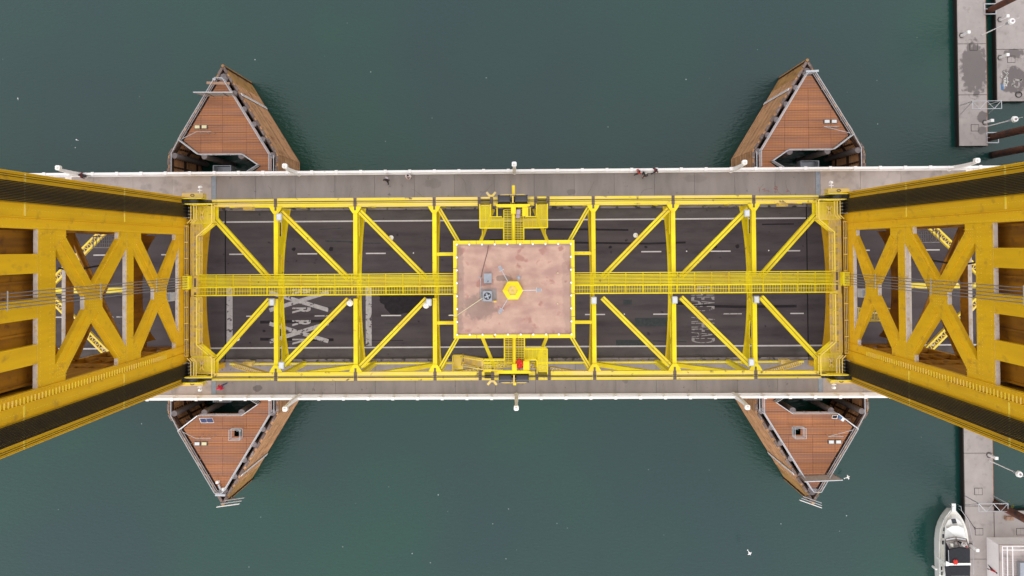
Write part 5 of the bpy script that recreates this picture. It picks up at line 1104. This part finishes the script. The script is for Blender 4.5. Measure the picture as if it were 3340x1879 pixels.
MB().loft([[G_(x, y, -8.69) for x, y in ((330, 400), (390, 400), (480, 480), (545, 600), (590, 840), (600, 1449), (185, 1449), (185, 840), (200, 600), (250, 480))], [G_(x, y, -8.1) for x, y in ((335, 470), (395, 470), (465, 510), (530, 600), (585, 840), (600, 1449), (215, 1449), (212, 840), (225, 600), (270, 510))]]).build('fore_cabin', M['boatwhite'], boat)
MB().loft([[G_(x, y, -8.09) for x, y in ((235, 600), (345, 560), (430, 560), (530, 590), (575, 830), (215, 830))], [G_(x, y, -7.5) for x, y in ((250, 650), (350, 600), (440, 600), (530, 640), (580, 815), (410, 785), (225, 815))][:6]]).build('flybridge_front', M['boatwhite'], boat)
MB().poly([G_(x, y, -8.09) for x, y in ((320, 480), (395, 475), (420, 552), (345, 558))], (0, 0, .04)).build('deck_hatch', M['darkglass'], boat)
MB().box(BX - .22, BX + .22, BY - 1.0, BY, -8.72, -8.6).build('bow_pulpit', M['boatwhite'], boat)
mb = MB(); p = [Vector((BX + .25, BY - .1, -8.1)), Vector((BX + .5, BY - .12, -8.1)), Vector((BX + .55, BY - .6, -8.1)), Vector((BX + 1.35, BY - 1.7, -8.15)), Vector((BX + 1.85, BY - 4.2, -8.2)), Vector((BX + 1.9, BY - 8, -8.2))]
for a, b in zip(p, p[1:]): mb.tube(a, b, .025, 6); mb.tube(b, (b.x, b.y, -8.72), .02, 6)
p = [Vector((2 * BX - q.x, q.y, q.z)) for q in p]
for a, b in zip(p, p[1:]): mb.tube(a, b, .025, 6); mb.tube(b, (b.x, b.y, -8.72), .02, 6)
mb.build('deck_rail', M['silver'], boat, kind='stuff')
for x, y in ((200, 655), (187, 770), (183, 880), (158, 1318), (165, 1405)): MB().poly([G_(x + a_, y + b_, -8.4) for a_, b_ in ((-13, -32), (12, -32), (10, 32), (-13, 32))], (0, 0, .05)).build('side_window', M['darkglass'], boat)
MB().poly([G_(x, y, -7.55) for x, y in ((225, 830), (405, 800), (590, 830), (640, 1000), (640, 1449), (230, 1449))], (0, 0, .05)).build('cockpit_floor', M['navy'], boat)
MB().poly([G_(x, y, -7.48) for x, y in ((232, 865), (410, 835), (585, 862), (620, 970), (460, 955), (290, 985))], (0, 0, .03)).build('helm_floor', M['panelgrey'], boat)
for p4 in (((228, 822), (405, 787), (412, 832), (238, 858)), ((405, 787), (582, 820), (584, 858), (412, 832))): MB().poly([G_(x, y, -7.2) for x, y in p4], (0, 0, .03)).build('windscreen', M['glass'], boat)
for a_, b_ in (((225, 822), (405, 786)), ((405, 786), (584, 820)), ((238, 860), (412, 832)), ((412, 832), (586, 860)), ((405, 786), (412, 832)), ((412, 832), (465, 960)), ((582, 820), (628, 985))): MB().bar(G_(*a_, -7.1), G_(*b_, -7.1), .07, .06).build('windscreen_frame', M['bracket'], boat)
MB().poly([G_(x, y, -7.35) for x, y in ((300, 890), (340, 890), (345, 940), (310, 945))], (0, 0, .2)).build('helm_seat', M['boatcream'], boat); MB().poly([G_(x, y, -7.35) for x, y in ((375, 860), (425, 860), (425, 905), (380, 905))], (0, 0, .2)).build('helm_seat', M['panelgrey'], boat)
MB().poly([G_(x, y, -6.8) for x, y in ((290, 998), (460, 966), (632, 992), (641, 1222), (292, 1202))], (0, 0, .06)).build('front_canvas', M['navy'], boat)
MB().poly([G_(x, y, -6.9) for x, y in ((215, 1280), (643, 1280), (640, 1380), (610, 1440), (320, 1449), (300, 1500), (230, 1500))], (0, 0, .06)).build('rear_canvas', M['navy'], boat)
MB().poly([G_(x, y, -6.85) for x, y in ((232, 1190), (300, 1226), (647, 1224), (647, 1257), (300, 1262), (225, 1275))], (0, 0, .12)).build('radar_arch', M['boatwhite'], boat)
for x in (236, 640): q = G_(x, 1245, -6.9); MB().bar((q.x, q.y, -8.6), (q.x, q.y, -6.86), .25, .12).build('arch_leg', M['boatwhite'], boat)
MB().tube(G_(278, 1010, -6.75), G_(285, 1205, -6.75), .03, 6).build('canvas_pole', M['silver'], boat)
q = G_(398, 1215, -6.65); crumple('red_towel', (q.x, q.y, -6.66), .25, .12, 'red', 'crumpled red cloth lying on the white arch of the yacht', 'cloth', 5)
for yy in (7.6, 11.2): tag(MB().tube((BX - 2.1, BY - yy, -9.35), (BX - 2.1, BY - yy, -8.75), .14, 10).ball((BX - 2.1, BY - yy, -8.72), .14).build('boat_fender', M['white_plain']), 'white boat fender hanging on the left side of the yacht, the %s one' % ('upper' if yy < 9 else 'lower'), 'boat fender', 'fenders hanging from the yacht')

# ================================================================= PEOPLE
def person(x, y, z, heading, label, shirt, trousers, hair=(.02, .012, .01), stride=.25, arms='down', lean=0, h=1.72, bag=None):
    k = h / 1.75
    ns = {}; V = []; Ed = []; Rr = []
    def v(n, p, r_): ns[n] = len(V); V.append((p[0] * k, p[1] * k, p[2] * k)); Rr.append(r_ * k)
    def e(a, b): Ed.append((ns[a], ns[b]))
    l = lean; s = stride
    v('pel', (0, 0, .95), .145); v('waist', (.02 * l, 0, 1.12), .13); v('chest', (.08 * l, 0, 1.33), .165); v('neck', (.12 * l, 0, 1.5), .065); v('head', (.13 * l + .02, 0, 1.64), .10); v('crown', (.13 * l + .01, 0, 1.71), .085)
    e('pel', 'waist'); e('waist', 'chest'); e('chest', 'neck'); e('neck', 'head'); e('head', 'crown')
    for sd_, nm in ((1, 'l'), (-1, 'r')):
        st = s * sd_
        v(nm + 'hip', (0, .1 * sd_, .9), .105); v(nm + 'knee', (.5 * st + .04, .11 * sd_, .5), .07); v(nm + 'ank', (st, .11 * sd_, .09), .048); v(nm + 'toe', (st + .17, .12 * sd_, .04), .042)
        e('pel', nm + 'hip'); e(nm + 'hip', nm + 'knee'); e(nm + 'knee', nm + 'ank'); e(nm + 'ank', nm + 'toe')
        v(nm + 'sh', (.08 * l, .2 * sd_, 1.42), .078); e('chest', nm + 'sh')
        if arms == 'down': el = (-.12 * sd_, .27 * sd_, 1.14); wr = (.02 - .2 * sd_ * .6, .28 * sd_, .9)
        elif arms == 'front': el = (.08, .3 * sd_, 1.16); wr = (.33, .12 * sd_, 1.12)
        else: el = (.1, .33 * sd_, 1.2); wr = (.34, .3 * sd_, 1.12)
        v(nm + 'el', el, .05); v(nm + 'wr', wr, .034); e(nm + 'sh', nm + 'el'); e(nm + 'el', nm + 'wr')
        d = (Vector(wr) - Vector(el)).normalized(); v(nm + 'ha', Vector(wr) + d * .08, .036); e(nm + 'wr', nm + 'ha')
        sdv = d.cross(Vector((0, sd_, 0)) if abs(d.y) < .8 else Vector((0, 0, 1))).normalized()
        for q in range(4): v(nm + 'f%d' % q, Vector(wr) + d * (.15 + .01 * (q in (1, 2))) + sdv * (q - 1.5) * .022, .009); e(nm + 'ha', nm + 'f%d' % q)
        v(nm + 'th', Vector(wr) + d * .1 + sdv * .055, .010); e(nm + 'wr', nm + 'th')
    me = bpy.data.meshes.new('person'); me.from_pydata(V, Ed, [])
    tmp = bpy.data.objects.new('tmp', me); COL.objects.link(tmp)
    mod = tmp.modifiers.new('s', 'SKIN'); mod.use_smooth_shade = True
    for i, sv in enumerate(me.skin_vertices[0].data):
        sv.radius = (Rr[i] * (1.25 if Rr[i] > .04 else 1), Rr[i] * (1.25 if Rr[i] > .04 else 1))
        sv.use_root = (i == 0)
    ss = tmp.modifiers.new('u', 'SUBSURF'); ss.levels = 1; ss.render_levels = 1
    dg = bpy.context.evaluated_depsgraph_get(); me2 = bpy.data.meshes.new_from_object(tmp.evaluated_get(dg)); bpy.data.objects.remove(tmp)
    me2.name = 'person_body'; me2.materials.clear()
    key = str((shirt, trousers, hair))
    for nm_, c in (('shirt', shirt), ('trousers', trousers)): me2.materials.append(mat(nm_ + '_cloth', c, .85, .25, 9))
    me2.materials.append(M['skin']); me2.materials.append(mat('hair', hair, .6, .2, 12)); me2.materials.append(M['black_metal'])
    for p in me2.polygons:
        c = p.center / k; r_ = math.hypot(c.x - .13 * l, c.y)
        if c.z > 1.5: mi = 3 if (c.z > 1.66 or c.x < .13 * l - .01) else 2
        elif c.z < .10: mi = 4
        elif c.z < .97 and abs(c.y) < .22: mi = 1
        elif arms == 'down' and c.z < .93: mi = 2
        elif arms != 'down' and c.x > .3 and c.z < 1.3: mi = 2
        else: mi = 0
        p.material_index = mi; p.use_smooth = True
    root = thing('person', (x, y, z), label, 'person', rz=heading)
    o = bpy.data.objects.new('body', me2); COL.objects.link(o); o.parent = root
    hc = Vector((.13 * l + .02, 0, 1.64)) * k
    fc = MB().box(hc.x + .095 * k, hc.x + .125 * k, -.014, .014, hc.z - .03, hc.z + .012); f_ = fc.build('nose', M['skin']); f_.parent = o
    for sd_ in (1, -1):
        q = MB().ball((hc.x + .088 * k, sd_ * .034, hc.z + .02), .013, 6).build('eye', M['black_metal']); q.parent = o
        q = MB().ball((hc.x, sd_ * .1 * k, hc.z), .022, 6).build('ear', M['skin']); q.parent = o
    q = MB().box(hc.x + .088 * k, hc.x + .1 * k, -.025, .025, hc.z - .06, hc.z - .05).build('mouth', M['red']); q.parent = o
    hcap = MB(); hcap.ball((hc.x - .015, 0, hc.z + .03), .118 * k, 12); ho = hcap.build('hair', me2.materials[3], None, True); ho.parent = o
    if bag:
        q = MB().box(-.32, -.14, -.15, .15, .98, 1.42).build('backpack', M[bag]); q.parent = root
    return root
S = lambda u, v, z=.2: at(u, v, z)
def pp(u, v, *a, **kw):
    q = at(u, v, 1.2); return person(q.x, q.y, .2, *a, **kw)
pp(272, 573, R(170), 'person in a dark red patterned jacket walking near the far left lamp', (.16, .03, .04), (.02, .02, .025), bag='black_metal')
pp(1261, 588, R(250), 'person in black top with a pale shoulder bag on the upper sidewalk', (.03, .015, .015), (.02, .02, .025), bag='mauve')
pp(1333, 574, R(265), 'person in a pale pink shirt leaning at the upper railing with folded hands', (.72, .58, .60), (.16, .15, .19), arms='front', stride=.02)
pp(2083, 561, R(200), 'person in a bright red jacket by the upper railing, leftmost of three', (.50, .03, .025), (.03, .025, .03))
pp(2104, 567, R(240), 'person in black and white clothes between two others on the upper sidewalk', (.03, .03, .035), (.03, .03, .04), hair=(.4, .38, .36), arms='front')
pp(2138, 556, R(210), 'person in a dark maroon jacket, rightmost of three at the upper railing', (.12, .02, .03), (.05, .04, .05))
pp(722, 1262, R(205), 'person in a red jacket with blue jeans on the lower sidewalk at left', (.50, .02, .05), (.05, .09, .22), hair=(.55, .04, .08), lean=1, stride=.32)
q = F_(400, 1145, -6.9); person(q.x, q.y, -7.45 - .25, R(80), 'person in a white shirt standing at the helm of the yacht', (.7, .68, .68), (.02, .02, .03), hair=(.25, .05, .05), arms='front', stride=.02)
q = F_(695, 1395, DZ + 1); person(q.x, q.y, DZ, R(60), 'person in a red jacket walking on the lower dock beside the hut', (.45, .02, .03), (.02, .02, .025))

# ================================================================= BIRDS
def gull(x, y, z, rz, label, span=1.1):
    t_ = thing('gull', (x, y, z), label, 'bird')
    c, s_ = math.cos(rz), math.sin(rz); T = lambda a, b, d=0: (x + a * c - b * s_, y + a * s_ + b * c, z + d)
    MB().loft([[T(a, r_ * math.cos(k * math.pi / 4), r_ * math.sin(k * math.pi / 4)) for k in range(8)] for a, r_ in ((-.28, .01), (-.15, .06), (0, .08), (.14, .06), (.2, .045), (.25, .04), (.29, .01))]).build('body', M['white_plain'], t_, smooth=True)
    for sd_ in (1, -1): MB().add([T(.08, sd_ * .05), T(.16, sd_ * .3 * span, .06), T(.02, sd_ * .62 * span, .02), T(.02, sd_ * .3 * span, .05), T(-.08, sd_ * .05)] + [T(.08, sd_ * .05, .02), T(.16, sd_ * .3 * span, .08), T(.02, sd_ * .62 * span, .03), T(.02, sd_ * .3 * span, .07), T(-.08, sd_ * .05, .02)], [(0, 1, 3, 4), (1, 2, 3), (5, 6, 8, 9), (6, 7, 8), (0, 1, 6, 5), (1, 2, 7, 6), (2, 3, 8, 7), (3, 4, 9, 8)]).build('wing', M['white'], t_)
    MB().add([T(-.26, 0), T(-.42, .08), T(-.42, -.08), T(-.26, 0, .015), T(-.42, .08, .012), T(-.42, -.08, .012)], [(0, 1, 2), (3, 4, 5), (0, 1, 4, 3), (1, 2, 5, 4), (2, 0, 3, 5)]).build('tail', M['white'], t_)
    MB().tube(T(.28, 0), T(.34, 0, -.01), .012, 6, .003).build('beak', M['glass_yellow'], t_)
    return t_
K = 3340 / 2576
q = at(1885 * K, 1391 * K, -8); gull(q.x, q.y, q.z, R(-60), 'white gull gliding over the water below the right half of the bridge', .45)
q = at(2764, 1557, -9); gull(q.x, q.y, q.z, R(20), 'white gull flying beside the tip of the lower right fender', .5)
q = at(193 * K, 352 * K, WZ + .02); gull(q.x, q.y, q.z, R(160), 'white gull resting on the water at the left', .3).scale = (.55, .55, .55)
q = at(45 * K, 248 * K, WZ + .02); gull(q.x, q.y, q.z, R(100), 'tiny white gull on the water near the left frame edge', .3).scale = (.45, .45, .45)
